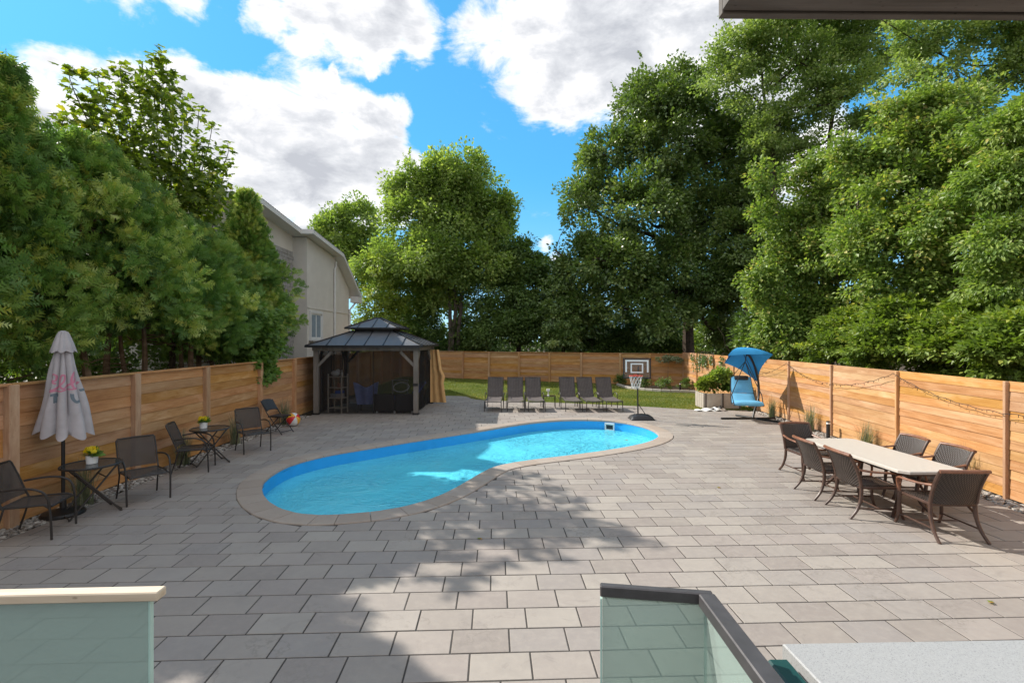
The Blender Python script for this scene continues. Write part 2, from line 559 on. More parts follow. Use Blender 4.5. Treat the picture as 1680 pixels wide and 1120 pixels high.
M['dogwood'] = leaf_mat('dogwood_leaves', [(0, (0.119, 0.189, 0.033)), (.6, (0.224, 0.312, 0.055)), (1, (0.396, 0.422, 0.083))], .36, .45)
M['thuja'] = leaf_mat('cedar_sprays', [(0, (0.091, 0.179, 0.052)), (.45, (0.171, 0.300, 0.069)), (.8, (0.326, 0.431, 0.094)), (.9, (0.504, 0.505, 0.105)), (.93, (0.504, 0.570, 0.145)), (1, (0.504, 0.570, 0.204))], .30, .35)
M['sapling'] = leaf_mat('sapling_leaves', [(0, (0.087, 0.140, 0.021)), (.5, (0.172, 0.240, 0.032)), (.85, (0.316, 0.355, 0.049)), (.95, (0.546, 0.482, 0.060)), (1, (0.373, 0.152, 0.052))], .45, .5)
M['vine'] = leaf_mat('vine_leaves', [(0, (0.090, 0.172, 0.032)), (.6, (0.162, 0.278, 0.054)), (1, (0.252, 0.360, 0.082))], .4, .4)
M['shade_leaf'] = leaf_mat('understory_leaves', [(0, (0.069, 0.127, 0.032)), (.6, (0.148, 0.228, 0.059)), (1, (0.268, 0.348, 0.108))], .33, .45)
M['lime_leaf'] = leaf_mat('lime_leaves', [(0, (0.146, 0.212, 0.033)), (.6, (0.260, 0.325, 0.057)), (1, (0.374, 0.423, 0.098))], .42, .35)
M['silver_leaf'] = leaf_mat('silver_leaves', [(0, (.14, .17, .11)), (.6, (.24, .28, .18)), (1, (.33, .36, .26))], .3, .3)
M['oat_grass'] = leaf_mat('blue_grass_blades', [(0, (.10, .125, .085)), (.5, (.20, .225, .155)), (.85, (.34, .33, .22)), (1, (.46, .40, .27))], .3, .3)
M['bark'] = simple('bark', (.085, .065, .05), .95, 0, .45, 9, .9, .1)
M['bark_grey'] = simple('grey_bark', (.17, .14, .115), .95, 0, .35, 9, .9, .1)
M['bark_red'] = simple('cedar_bark', (.17, .115, .075), .95, 0, .4, 9, .9, .1)

M['black_metal'] = simple('black_steel', (.016, .015, .015), .42, .0, .2, 20, .04, .5)
M['bronze_metal'] = simple('bronze_steel', (.030, .025, .022), .42, .0, .2, 20, .04, .5)
M['rail_metal'] = simple('anodised_rail', (.085, .08, .082), .42, .3, .12, 25, .02, .5)
M['sling'] = see_through('bistro_sling', (.075, .066, .06), .34)
M['lounger_sling'] = see_through('lounger_sling', (.125, .105, .098), .06, .65)
M['black_plastic'] = simple('black_plastic', (.018, .018, .02), .45, 0, .2, 10, .05)
M['wood_arm'] = simple('painted_arm', (.21, .09, .05), .38, 0, .35, 14, .05, .5)
M['brown_frame'] = simple('brown_frame', (.075, .040, .028), .42, 0, .3, 14, .05, .5)
M['white_paint'] = simple('white_paint', (.74, .74, .73), .5, 0, .06, 6)
M['white_ceramic'] = simple('white_ceramic', (.78, .78, .77), .3, 0, .04, 6)
M['yellow'] = leaf_mat('yellow_petals', [(0, (.80, .58, .02)), (1, (.86, .72, .08))], .25, .2)
M['table_top'] = simple('cream_stone_top', (.54, .495, .44), .35, 0, .07, 22, .0, .5)
M['counter'] = None


def counter_material():
    m, t, out = new_mat('speckled_quartz')
    tc = t.n('ShaderNodeTexCoord').outputs['Object']
    v = t.n('ShaderNodeTexVoronoi'); v.inputs['Scale'].default_value = 420
    t.l(tc, v.inputs['Vector'])
    s = t.noise(tc, 380, 3, .6)
    c = t.ramp(v.outputs['Color'], [(0, (.20, .20, .20)), (.25, (.325, .325, .32)), (.6, (.35, .35, .345)), (1, (.39, .385, .38))])
    c = t.mix(t.rng(s, .60, .72, 0, .7), c, (.18, .19, .21))
    principled(t, out, c, .5, 0, .35)
    return m
M['counter'] = counter_material()


def wicker(name, dark, light, scale=85):
    m, t, out = new_mat(name)
    tc = t.n('ShaderNodeTexCoord').outputs['Object']
    sep = t.n('ShaderNodeSeparateXYZ'); t.l(tc, sep.inputs[0])
    a = t.math('SINE', t.math('MULTIPLY', t.math('ADD', sep.outputs[0], t.math('MULTIPLY', sep.outputs[1], .13)), scale * 2.4))
    b = t.math('SINE', t.math('MULTIPLY', t.math('ADD', sep.outputs[2], sep.outputs[1]), scale * 2.4))
    h = t.math('MULTIPLY', a, b)
    c = t.ramp(t.rng(h, -1, 1, 0, 1), [(.1, dark), (.9, light)])
    c = t.mix(t.rng(t.noise(tc, 7, 3), .35, .7, 0, .35), c, dark)
    principled(t, out, c, .42, 0, .5, t.bump(h, .7, .006))
    return m
M['wicker'] = wicker('dark_wicker', (.014, .010, .008), (.075, .055, .045))
M['wicker_sofa'] = wicker('sofa_wicker', (.018, .015, .014), (.085, .07, .062), 45)


def fabric(name, color, rough=.85, var=.12, trans=0.0):
    m, t, out = new_mat(name)
    tc = t.n('ShaderNodeTexCoord').outputs['Object']
    c = t.ramp(t.noise(tc, 5, 5, .6), [(.3, tuple(x * (1 - var) for x in color)), (.7, tuple(min(1, x * (1 + var)) for x in color))])
    wv_ = t.noise(tc, 300, 2)
    b = principled(t, None if trans else out, c, rough, 0, .2, t.bump(wv_, .15, .002))
    if trans:
        tr = t.n('ShaderNodeBsdfTranslucent'); t.l(c, tr.inputs[0])
        mx = t.n('ShaderNodeMixShader'); mx.inputs[0].default_value = trans
        t.l(b, mx.inputs[1]); t.l(tr.outputs[0], mx.inputs[2]); t.l(mx.outputs[0], out.inputs[0])
    return m
M['umbrella'] = fabric('grey_canvas', (.50, .47, .48), .85, .10, .15)
M['umbrella_pink'] = fabric('pink_print', (.56, .22, .30), .85, .10)
M['umbrella_teal'] = fabric('slate_print', (.16, .20, .23), .85, .10)
M['blue_canopy'] = fabric('blue_canopy_cloth', (.06, .38, .76), .7, .08, .16)
M['blue_cushion'] = fabric('blue_cushion_cloth', (.15, .43, .66), .8, .10)
M['blue_cover'] = fabric('blue_cover_cloth', (.26, .32, .62), .8, .15)
M['blue_towel'] = fabric('royal_blue_cloth', (.07, .15, .55), .85, .15)
M['curtain'] = fabric('tan_curtain_cloth', (.80, .50, .22), .85, .08, .2)
M['net_screen'] = see_through('insect_screen', (.020, .018, .018), .38, .8)
M['net'] = fabric('white_net_cord', (.72, .70, .68), .8)
M['rim_red'] = simple('red_rim', (.62, .08, .045), .4)
M['ball_red'] = simple('red_vinyl', (.66, .03, .035), .3)
M['ball_yellow'] = simple('yellow_vinyl', (.80, .42, .04), .3)
M['ball_white'] = simple('white_vinyl', (.78, .78, .76), .3)
M['green_plastic'] = simple('dark_green_plastic', (.012, .055, .052), .3, 0, .1, 10)
M['planter'] = simple('planter_panel', (.43, .38, .32), .75, 0, .12, 9, .15)
M['planter_dark'] = simple('planter_joint', (.12, .10, .085), .8, 0, .12, 9)
M['stone_edge'] = simple('bed_edging', (.42, .39, .35), .85, 0, .15, 14, .3)
M['pebble'] = None


def pebble_material():
    m, t, out = new_mat('river_pebbles')
    a = t.n('ShaderNodeAttribute', attribute_name='tint').outputs['Fac']
    c = t.ramp(a, [(0, (.15, .13, .115)), (.35, (.28, .25, .22)), (.7, (.40, .37, .33)), (1, (.55, .52, .48))])
    principled(t, out, c, .7, 0, .3)
    return m
M['pebble'] = pebble_material()


def stucco_material():
    m, t, out = new_mat('grey_stucco')
    tc = t.n('ShaderNodeTexCoord').outputs['Object']
    c = t.ramp(t.noise(tc, 1.5, 5, .6), [(.3, (.60, .565, .51)), (.7, (.67, .63, .575))])
    principled(t, out, c, .9, 0, .2, t.bump(t.noise(tc, 60, 4, .7), .3, .006))
    return m
M['stucco'] = stucco_material()
M['stone_block'] = simple('ledge_stone', (.33, .315, .30), .9, 0, .3, 7, .6, .2)
M['trim'] = simple('white_trim', (.66, .65, .63), .55, 0, .05, 5)
M['shingle'] = simple('roof_shingle', (.24, .235, .23), .9, 0, .25, 12, .5, .2)
M['gaz_roof'] = simple('slate_metal_roof', (.12, .122, .13), .5, .1, .12, 5, .02, .5)
M['gaz_trim'] = simple('black_roof_trim', (.018, .018, .02), .45, 0, .1, 8)


def pane_material(name, tint, gloss, refl):
    m, t, out = new_mat(name)
    tr = t.n('ShaderNodeBsdfTransparent'); tr.inputs[0].default_value = (*tint, 1)
    gl = t.n('ShaderNodeBsdfGlossy'); gl.inputs['Roughness'].default_value = gloss
    fr = t.n('ShaderNodeFresnel'); fr.inputs[0].default_value = 1.5
    mx = t.n('ShaderNodeMixShader')
    t.l(t.math('ADD', fr.outputs[0], refl, clamp=True), mx.inputs[0])
    t.l(tr.outputs[0], mx.inputs[1]); t.l(gl.outputs[0], mx.inputs[2]); t.l(mx.outputs[0], out.inputs[0])
    return m


def railing_glass():
    """green-edged laminated glass with a milky interlayer"""
    m, t, out = new_mat('railing_glass')
    tr = t.n('ShaderNodeBsdfTransparent'); tr.inputs[0].default_value = (.70, .80, .77, 1)
    b = principled(t, None, (.50, .60, .56), .08, 0, .5)
    mx = t.n('ShaderNodeMixShader'); mx.inputs[0].default_value = .40
    t.l(tr.outputs[0], mx.inputs[1]); t.l(b, mx.inputs[2]); t.l(mx.outputs[0], out.inputs[0])
    return m
M['rail_glass'] = railing_glass()
M['glass_edge'] = simple('polished_glass_edge', (.42, .60, .54), .15, 0, .05, 10, 0, .6)
M['table_glass'] = None


def table_glass():
    m, t, out = new_mat('smoked_table_glass')
    tc = t.n('ShaderNodeTexCoord').outputs['Object']
    tr = t.n('ShaderNodeBsdfTransparent'); tr.inputs[0].default_value = (.45, .5, .48, 1)
    b = principled(t, None, (.045, .052, .052), .10, 0, .7, t.bump(t.noise(tc, 55, 2), .25, .003))
    mx = t.n('ShaderNodeMixShader'); mx.inputs[0].default_value = .75
    t.l(tr.outputs[0], mx.inputs[1]); t.l(b, mx.inputs[2]); t.l(mx.outputs[0], out.inputs[0])
    return m
M['table_glass'] = table_glass()
M['window_pane'] = simple('window_glass', (.30, .36, .42), .08, 0, .1, 3, 0, .9)
M['board_clear'] = see_through('smoked_polycarbonate', (.14, .12, .11), .66, .25)


def water_material():
    m, t, out = new_mat('pool_water')
    geo = t.n('ShaderNodeNewGeometry').outputs['Position']
    n1 = t.noise(t.mapped(geo, (1, 1.5, 1)), 4.0, 4, .55, 1.2)
    n2 = t.noise(t.mapped(geo, (1, 1.3, 1)), 15, 3, .6, .8)
    h = t.math('MULTIPLY', t.math('ADD', n1, t.math('MULTIPLY', n2, .35)), t.rng(t.noise(geo, .7, 3, .5), .35, .65, .25, 1.25))
    bmp = t.bump(h, .4, .04)
    gl = t.n('ShaderNodeBsdfGlossy'); gl.inputs['Roughness'].default_value = .03
    t.l(bmp, gl.inputs['Normal'])
    tr = t.n('ShaderNodeBsdfTransparent'); tr.inputs[0].default_value = (.80, .97, 1.0, 1)
    # strong cyan diffuse share puts the water's scattered light into its colour
    sc = t.n('ShaderNodeBsdfDiffuse'); sc.inputs[0].default_value = (.14, .79, 1.0, 1)
    t.l(t.bump(h, .8, .15), sc.inputs['Normal'])
    m1 = t.n('ShaderNodeMixShader'); m1.inputs[0].default_value = .85
    t.l(tr.outputs[0], m1.inputs[1]); t.l(sc.outputs[0], m1.inputs[2])
    fr = t.n('ShaderNodeFresnel'); fr.inputs[0].default_value = 1.33
    t.l(bmp, fr.inputs['Normal'])
    mx = t.n('ShaderNodeMixShader')
    t.l(fr.outputs[0], mx.inputs[0]); t.l(m1.outputs[0], mx.inputs[1]); t.l(gl.outputs[0], mx.inputs[2])
    t.l(mx.outputs[0], out.inputs[0])
    return m
M['water'] = water_material()
M['liner_wall'] = simple('blue_liner', (.015, .36, .80), .4, 0, .06, 3)
M['liner_floor'] = simple('pale_liner', (.14, .76, .95), .5, 0, .06, 1.5)


# ------------------------------------------------------------------ pool outline, patio, lawn, ground
rs = np.random.default_rng(11)
POOL_PX = [(428, 808), (429, 792), (446, 777), (477, 761), (534, 746), (600, 735), (688, 721), (776, 708), (843, 697), (887, 691.5), (931, 688.7), (975, 688.7),
           (1019, 692), (1060, 700.5), (1081, 711.5), (1078, 719.5), (1052, 729), (997, 739), (931, 748), (865, 756), (820, 764), (795, 774), (768, 790), (732, 810),
           (688, 826), (644, 836), (600, 842), (534, 846.5), (490, 844), (455, 834), (436, 821)]
POOL = catmull([ground(*p) for p in POOL_PX], 5, closed=True)
for _ in range(3): POOL = .25 * np.roll(POOL, 1, 0) + .5 * POOL + .25 * np.roll(POOL, -1, 0)
area = .5 * np.sum(POOL[:, 0] * np.roll(POOL[:, 1], -1) - np.roll(POOL[:, 0], -1) * POOL[:, 1])
if area < 0: POOL = POOL[::-1].copy()


def resample(P, step):
    Q = np.vstack([P, P[:1]])
    d = np.r_[0, np.cumsum(np.linalg.norm(np.diff(Q, axis=0), axis=1))]
    n = max(8, int(round(d[-1] / step)))
    s = np.linspace(0, d[-1], n, endpoint=False)
    return np.c_[np.interp(s, d, Q[:, 0]), np.interp(s, d, Q[:, 1])]


def outward(P):
    t = np.roll(P, -1, 0) - np.roll(P, 1, 0)
    n = np.c_[t[:, 1], -t[:, 0]]
    return n / np.linalg.norm(n, axis=1, keepdims=True)


POOL = resample(POOL, .14)
COPW = .35
OUTER = POOL + outward(POOL) * COPW


def inside(P, poly):
    x, y = P[:, 0:1], P[:, 1:2]
    x0, y0 = poly[:, 0][None], poly[:, 1][None]
    x1, y1 = np.roll(poly[:, 0], -1)[None], np.roll(poly[:, 1], -1)[None]
    c = ((y0 > y) != (y1 > y)) & (x < (x1 - x0) * (y - y0) / (y1 - y0 + 1e-12) + x0)
    return c.sum(1) % 2 == 1


def left_x(y): return -6.67 - .0325 * (y - 6.35)
def right_x(y): return 8.55 + .05 * (y - 15) if y > 15 else 8.55 - .11 * (15 - y)
LAWN_EDGE = catmull([(-7.6, 21.75), (-4.5, 21.75), (-2.9, 21.7), (-2.1, 21.5), (-1.66, 20.6), (-1.0, 20.1), (1.5, 19.4), (4.15, 18.5), (6.1, 17.6), (6.8, 17.3), (9.2, 17.2)], 5)
GRAVEL = .38
patio_poly = np.array([(left_x(1.3) + GRAVEL, 1.3)] + [(left_x(y) + GRAVEL, y) for y in (6, 11, 16, 21.7)]
                      + [tuple(p) for p in LAWN_EDGE if left_x(21) + GRAVEL + .05 < p[0] < right_x(17) - GRAVEL - .02]
                      + [(right_x(y) - GRAVEL, y) for y in (17.2, 15, 11, 7, 1.3)])
patio_line = resample(patio_poly, .2)

S = dict(kind='structure')
far = 700.0
fill('ground', [[(-far, -far), (far, -far), (far, far), (-far, far)], POOL[::4]], -.075, M['soil'], **S)
patio = fill('patio', [patio_poly, (POOL + outward(POOL) * .1)[::2]], -.0045, M['joint'], **S)


def clip_half(poly, p, n):
    """keep the side where (x - p).n < 0"""
    out = []
    for a, b in zip(poly, poly[1:] + poly[:1]):
        da, db = (a[0] - p[0]) * n[0] + (a[1] - p[1]) * n[1], (b[0] - p[0]) * n[0] + (b[1] - p[1]) * n[1]
        if da < 0: out.append(a)
        if (da < 0) != (db < 0):
            t = da / (da - db)
            out.append((a[0] + (b[0] - a[0]) * t, a[1] + (b[1] - a[1]) * t))
    return out


PV_L, PV_W, PV_A = .475, .318, R(2.2)
ca, sa = math.cos(PV_A), math.sin(PV_A)
def pav_xy(u, v): return (u * ca - v * sa, u * sa + v * ca)
pav_whole, pav_cut = [], []
rows = []
sh = 0.0
for r in range(0, 76):
    sh += rs.choice([1 / 3, 2 / 3, .5], p=[.5, .35, .15]) * PV_L
    rows.append((1.0 + r * PV_W, sh % PV_L))
cells = [(k * PV_L + s0 - 10, v) for v, s0 in rows for k in range(48)]
cen = np.array([pav_xy(u + PV_L / 2, v + PV_W / 2) for u, v in cells])
ring_out, ring_n = OUTER[::2], outward(OUTER)[::2]
pat_n = outward(patio_line)
if not inside(patio_line[:1] - pat_n[:1] * .01, patio_poly)[0]: pat_n = -pat_n
dP = np.linalg.norm(cen[:, None] - ring_out[None], axis=2)
dB = np.linalg.norm(cen[:, None] - patio_line[None], axis=2)
inP, inB = inside(cen, OUTER), inside(cen, patio_poly)
for i, (u, v) in enumerate(cells):
    rad = .30
    if inP[i] and dP[i].min() > rad: continue
    if not inB[i] and dB[i].min() > rad: continue
    j = .006
    poly = [pav_xy(u + j, v + j), pav_xy(u + PV_L - j, v + j), pav_xy(u + PV_L - j, v + PV_W - j), pav_xy(u + j, v + PV_W - j)]
    cut = False
    if dP[i].min() <= rad:
        k = dP[i].argmin(); q = clip_half(poly, ring_out[k], -ring_n[k]); cut = cut or len(q) != 4 or q != poly; poly = q
    if len(poly) > 2 and dB[i].min() <= rad:
        k = dB[i].argmin(); q = clip_half(poly, patio_line[k], pat_n[k]); cut = cut or q != poly; poly = q
    if len(poly) < 3: continue
    pa = abs(sum(a[0] * b[1] - b[0] * a[1] for a, b in zip(poly, poly[1:] + poly[:1]))) / 2
    if pa < .006: continue
    (pav_cut if cut else pav_whole).append((cen[i], poly))


def slab(mb, poly, z0, z1, ch=.0025, drop=0.0):
    n = len(poly)
    c = (sum(p[0] for p in poly) / n, sum(p[1] for p in poly) / n)
    a = .5 * sum(p[0] * q[1] - q[0] * p[1] for p, q in zip(poly, poly[1:] + poly[:1]))
    if a < 0: poly = poly[::-1]
    def ins(p, k):
        d = math.hypot(p[0] - c[0], p[1] - c[1]) + 1e-9
        return (p[0] + (c[0] - p[0]) * k / d, p[1] + (c[1] - p[1]) * k / d)
    vs = [(*p, z0) for p in poly] + [(*p, z1 - ch) for p in poly] + [(*ins(p, ch * 1.5), z1) for p in poly]
    fs = [tuple(range(2 * n, 3 * n))]
    for i in range(n):
        k = (i + 1) % n
        fs += [(i, k, n + k, n + i), (n + i, n + k, 2 * n + k, 2 * n + i)]
    mb.add(vs, fs)


def seen(c):
    return c[1] > 3.35 and abs(c[0]) / c[1] < 1.02
order = sorted(range(len(pav_whole)), key=lambda i: (not seen(pav_whole[i][0]), pav_whole[i][0][1]))
single = set(order[:296])
variants = []
for k in range(14):
    mb = MB()
    h = PV_L / 2 - .006 - rs.uniform(0, .0012), PV_W / 2 - .006 - rs.uniform(0, .0012)
    slab(mb, [(-h[0], -h[1]), (h[0], -h[1]), (h[0], h[1]), (-h[0], h[1])], -.03, 0)
    me = mb.mesh('paver', False)
    me.materials.append(M['paver'])
    at = me.attributes.new('tint', 'FLOAT', 'POINT')
    at.data.foreach_set('value', [k / 14] * len(me.vertices))
    variants.append(me)
for i in sorted(single):
    o = link('paver', variants[rs.integers(14)], None, patio)
    c = pav_whole[i][0]
    o.location = (c[0], c[1], rs.normal(0, .0009))
    o.rotation_euler = (rs.normal(0, .0018), rs.normal(0, .0018), PV_A + rs.normal(0, .0022))
mb = MB(); tv = []
for i in range(len(pav_whole)):
    if i in single: continue
    n0 = len(mb.v); slab(mb, pav_whole[i][1], -.03, rs.normal(0, .0009)); tv += [rs.random()] * (len(mb.v) - n0)
for c, poly in pav_cut:
    n0 = len(mb.v); slab(mb, poly, -.03, rs.normal(0, .0008)); tv += [rs.random()] * (len(mb.v) - n0)
o = mb.build('paver', M['paver'], patio, smooth=False, kind='stuff')
o.data.attributes.new('tint', 'FLOAT', 'POINT').data.foreach_set('value', tv)

# lawn sheet, from the patio's edge to the back fence
BACK = lambda x: 26 + .437 * (9.1 - x)
lawn_poly = [tuple(p) for p in LAWN_EDGE] + [(9.6, BACK(9.6) + .1), (-8.0, BACK(-8) + .1)]
lawn_poly[0] = (-8.0, 21.75)
fill('lawn', [lawn_poly], -.012, M['turf'], **S)

# ------------------------------------------------------------------ swimming pool
pool = thing('swimming_pool', 'long kidney shaped swimming pool of clear blue water with a stone rim', 'pool', (0, 0, 0))
WATER_Z = -.27
n = len(POOL)
mb = MB()
IN = POOL - outward(POOL) * .015
prof = [(0, -.035), (0, -.5), (.03, -1.0), (.25, -1.25)]
G = np.array([[(*(POOL[i % n] - outward(POOL)[i % n] * (.015 + d)), z) for d, z in prof] for i in range(n + 1)])
mb.sheet(G[:, :, :])
mb.build('pool_wall', M['liner_wall'], pool)
fill('pool_floor', [(POOL - outward(POOL) * .255)[::2]], -1.249, M['liner_floor'], parent=pool)
fill('water', [IN], WATER_Z, M['water'], parent=pool)
# coping stones along the rim
nst = 62
idx = np.linspace(0, n, nst + 1).round().astype(int)
for a, b in zip(idx[:-1], idx[1:]):
    ks = [a, (a + b) // 2, b]
    mb = MB()
    N_ = outward(POOL)
    rows_ = []
    for q, k in enumerate(ks):
        p, nn = POOL[k % n], N_[k % n]
        tdir = np.array([-nn[1], nn[0]]) * (.004 if q == 0 else (-.004 if q == 2 else 0))
        pr = [(-.025, -.035), (-.025, .004), (-.018, .013), (0, .018), (COPW - .008, .016), (COPW, .008), (COPW, -.035)]
        rows_.append([(p[0] + nn[0] * d + tdir[0], p[1] + nn[1] * d + tdir[1], z) for d, z in pr])
    g = np.array(rows_)
    m = g.shape[1]
    mb.add(g.reshape(-1, 3), [(i * m + j, (i + 1) * m + j, (i + 1) * m + j + 1, i * m + j + 1) for i in range(2) for j in range(m - 1)]
           + [tuple(range(m)), tuple(range(3 * m - 1, 2 * m - 1, -1))] + [(i * m + m - 1, (i + 1) * m + m - 1, (i + 1) * m, i * m) for i in range(2)])
    mb.build('coping_stone', M['coping'], pool, angle=40)
# skimmer mouth on the far wall
sx, sy = ground(999, 692.2)
k = np.linalg.norm(POOL - np.array((sx, sy)), axis=1).argmin()
nn = outward(POOL)[k]; an = math.atan2(nn[1], nn[0]) - PI / 2
sk = np.array((*(POOL[k] - nn * .05), -.18))
mb = MB()
Rm = Matrix.Rotation(an, 3, 'Z')
for dx, dz, w_, h_ in ((0, .095, .30, .05), (0, -.085, .30, .04), (-.13, .005, .04, .14), (.13, .005, .04, .14)):
    mb.box(Vector(sk) + Rm @ Vector((dx, 0, dz)), (w_, .06, h_), Rm, .004)
skm = mb.build('skimmer', M['white_paint'], pool)
mb = MB(); mb.box(Vector(sk) + Rm @ Vector((0, .018, .005)), (.22, .012, .14), Rm)
mb.build('skimmer_mouth', M['black_plastic'], skm)

# ------------------------------------------------------------------ gravel strips beside the fences
def strip(name, fx, side, y0, y1):
    ys = np.linspace(y0, y1, 24)
    mb = MB()
    mb.sheet(np.array([[(fx(y), y, -.035), (fx(y) + side * (GRAVEL + .03), y, -.035)] for y in ys]))
    o = mb.build(name, M['soil'], **S)
    if o.data.polygons[0].normal.z < 0: o.data.flip_normals()
    return o
strip('gravel_path', left_x, 1, 1.3, 21.7)
strip('gravel_path', right_x, -1, 1.3, 17.3)


def pebbles(fx, side, y0, y1, num):
    rg = np.random.default_rng(int(num))
    bm = bmesh.new(); bmesh.ops.create_icosphere(bm, subdivisions=1, radius=1)
    tv = np.array([v.co[:] for v in bm.verts]); tf = np.array([[v.index for v in f.verts] for f in bm.faces]); bm.free()
    y = y0 + (y1 - y0) * rg.random(num) ** 1.35
    x = np.array([fx(q) for q in y]) + side * rg.uniform(.01, GRAVEL - .01, num)
    s = rg.uniform(.016, .036, num)
    P = np.c_[x, y, -.03 + s * .5 + rg.uniform(0, .012, num)]
    a = rg.uniform(0, PI, num)
    sc = s[:, None] * np.c_[rg.uniform(.9, 1.5, num), rg.uniform(.7, 1.1, num), rg.uniform(.5, .8, num)]
    L = tv[None] * sc[:, None, :] * rg.uniform(.85, 1.15, (num, len(tv), 1))
    X = L[..., 0] * np.cos(a)[:, None] - L[..., 1] * np.sin(a)[:, None]
    Y = L[..., 0] * np.sin(a)[:, None] + L[..., 1] * np.cos(a)[:, None]
    VV = np.stack([X, Y, L[..., 2]], 2) + P[:, None]
    FF = (tf[None] + (np.arange(num) * len(tv))[:, None, None]).reshape(-1, 3)
    o = tri_object('pebbles', VV.reshape(-1, 3), FF, M['pebble'], np.repeat(rg.random(num), len(tv)), smooth=True)
    o['kind'] = 'stuff'


def tri_object(name, verts, faces, mat, tint=None, parent=None, smooth=False):
    me = bpy.data.meshes.new(name)
    nv, nf = len(verts), len(faces)
    me.vertices.add(nv); me.vertices.foreach_set('co', np.ascontiguousarray(verts, np.float32).ravel())
    me.loops.add(nf * 3); me.loops.foreach_set('vertex_index', np.ascontiguousarray(faces, np.int32).ravel())
    me.polygons.add(nf); me.polygons.foreach_set('loop_start', np.arange(0, nf * 3, 3, dtype=np.int32))
    if smooth: me.polygons.foreach_set('use_smooth', np.ones(nf, bool))
    else: me.polygons.foreach_set('use_smooth', np.zeros(nf, bool))
    if tint is not None:
        me.attributes.new('tint', 'FLOAT', 'POINT').data.foreach_set('value', np.ascontiguousarray(tint, np.float32))
    me.update(calc_edges=True)
    return link(name, me, mat, parent)
pebbles(left_x, 1, 5.6, 16, 2900)
pebbles(right_x, -1, 5.6, 17, 2900)

# ------------------------------------------------------------------ fences
_board = {}
def board_mesh(L, h, th=.018):
    k = (round(L, 2), round(h, 3))
    if k not in _board:
        mb = MB(); mb.box((0, 0, 0), (k[0], th, k[1]), None, .004)
        _board[k] = mb.mesh('board', False); _board[k].materials.append(M['cedar'])
    return _board[k]


def fence(label, posts, height, side, nb, post_w=.09, post_d=.09, cap=True, proud=.0, post_up=.04):
    """horizontal cedar boards between posts; side: +1 the yard lies to the left of the run's direction"""
    root = thing('wooden_fence', label, 'fence', (*posts[0], 0))
    o = np.array(posts[0])
    pm = {}
    for i, p in enumerate(posts):
        a = posts[max(i - 1, 0)]; b = posts[min(i + 1, len(posts) - 1)]
        ang = math.atan2(b[1] - a[1], b[0] - a[0])
        if not pm:
            mb = MB(); mb.box((0, 0, (height + post_up) / 2 - .1), (post_w, post_d, height + post_up + .2), None, .005)
            pm['m'] = mb.mesh('post', False); pm['m'].materials.append(M['cedar_post'])
        q = link('post', pm['m'], None, root)
        nrm = np.array((-math.sin(ang), math.cos(ang))) * side
        q.location = (p[0] - o[0] + nrm[0] * proud, p[1] - o[1] + nrm[1] * proud, 0); q.rotation_euler = (0, 0, ang)
    for a, b in zip(posts[:-1], posts[1:]):
        d = np.array(b) - np.array(a); L = np.linalg.norm(d); ang = math.atan2(d[1], d[0])
        nrm = np.array((-d[1], d[0])) / L * side
        ln = math.floor((L - (post_w if proud < .03 else .01)) * 100) / 100
        me = board_mesh(ln, height / nb + .006)
        for k in range(nb):
            q = link('board', me, None, root)
            c = (np.array(a) + np.array(b)) / 2 - o + nrm * (.002 + rs.normal(0, .0025))
            q.location = (c[0], c[1], .02 + height / nb * (k + .5))
            lap = R(3.6) * side + rs.normal(0, .006)          # each board's lower edge laps over the one below
            q.rotation_euler = (lap if k % 3 else -lap, rs.normal(0, .0012), ang + (0 if k % 3 else PI))
        if cap:
            mb = MB(); mb.box((0, 0, 0), (ln, .10, .035), None, .004)
            q = mb.build('cap_rail', M['cedar'], root, smooth=False)
            c = (np.array(a) + np.array(b)) / 2 - o + nrm * .015
            q.location = (c[0], c[1], height + .04); q.rotation_euler = (0, 0, ang)
    return root


zl = [.3, 2.3, 4.3, 6.45, 8.68, 10.8, 13.27, 15.5, 17.8, 20.2, 22.6, 25.0, 27.4, 29.8, 32.6]
fence('cedar fence on the left in shade beneath the evergreens, with chunky posts', [(left_x(z), z) for z in zl], 1.84, -1, 10, .14, .10, True, .045)
def back_pt(px):
    k = (px - CX) / FPX
    z = (26 + .437 * 9.1) / (1 + .437 * k)
    return (k * z, z)
bp = [(left_x(32.9), BACK(left_x(32.9)))] + [back_pt(p) for p in (672, 715, 760, 803, 852, 902, 954, 1018, 1066, 1125)]
fence('cedar fence across the back of the lawn behind the loungers', bp, 1.70, -1, 10, .12, .10, True, .045)
zr = [25.8, 23.6, 21.4, 19.2, 17.1, 15.0, 12.6, 10.1, 7.6, 5.2, 2.8]
fence('sunlit cedar fence on the right behind the dining set and string lights', [(right_x(z) + .0, z) for z in zr], 1.81, -1, 12, .05, .06, False, .035, .02)


# ------------------------------------------------------------------ the neighbours' house
house = thing('neighbour_house', 'grey stucco house beyond the left fence with white eaves', 'house', (-9, 21.4, 0))
def hl(x, y, z): return (x + 9, y - 21.4, z)
mb = MB()
prof = [(21.4, -.1), (26.9, -.1), (26.9, 5.30), (24.6, 6.68), (21.4, 6.98)]
def prism(mb, prof, x0, x1):
    n = len(prof)
    vs = [hl(x0, y, z) for y, z in prof] + [hl(x1, y, z) for y, z in prof]
    fs = [tuple(range(n)), tuple(range(2 * n - 1, n - 1, -1))] + [(i, i + n, (i + 1) % n + n, (i + 1) % n) for i in range(n)]
    return mb.convex(vs, fs)
prism(mb, prof, -9.0, -16.0)
mb.build('wall', M['stucco'], house, smooth=False)
mb = MB()
prism(mb, [(15.4, -.1), (21.395, -.1), (21.395, 7.02), (17.6, 7.4), (15.4, 6.98)], -9.62, -16.0)
mb.build('stone_wall', M['stucco'], house, smooth=False, label='wall faced with rough pale stone')
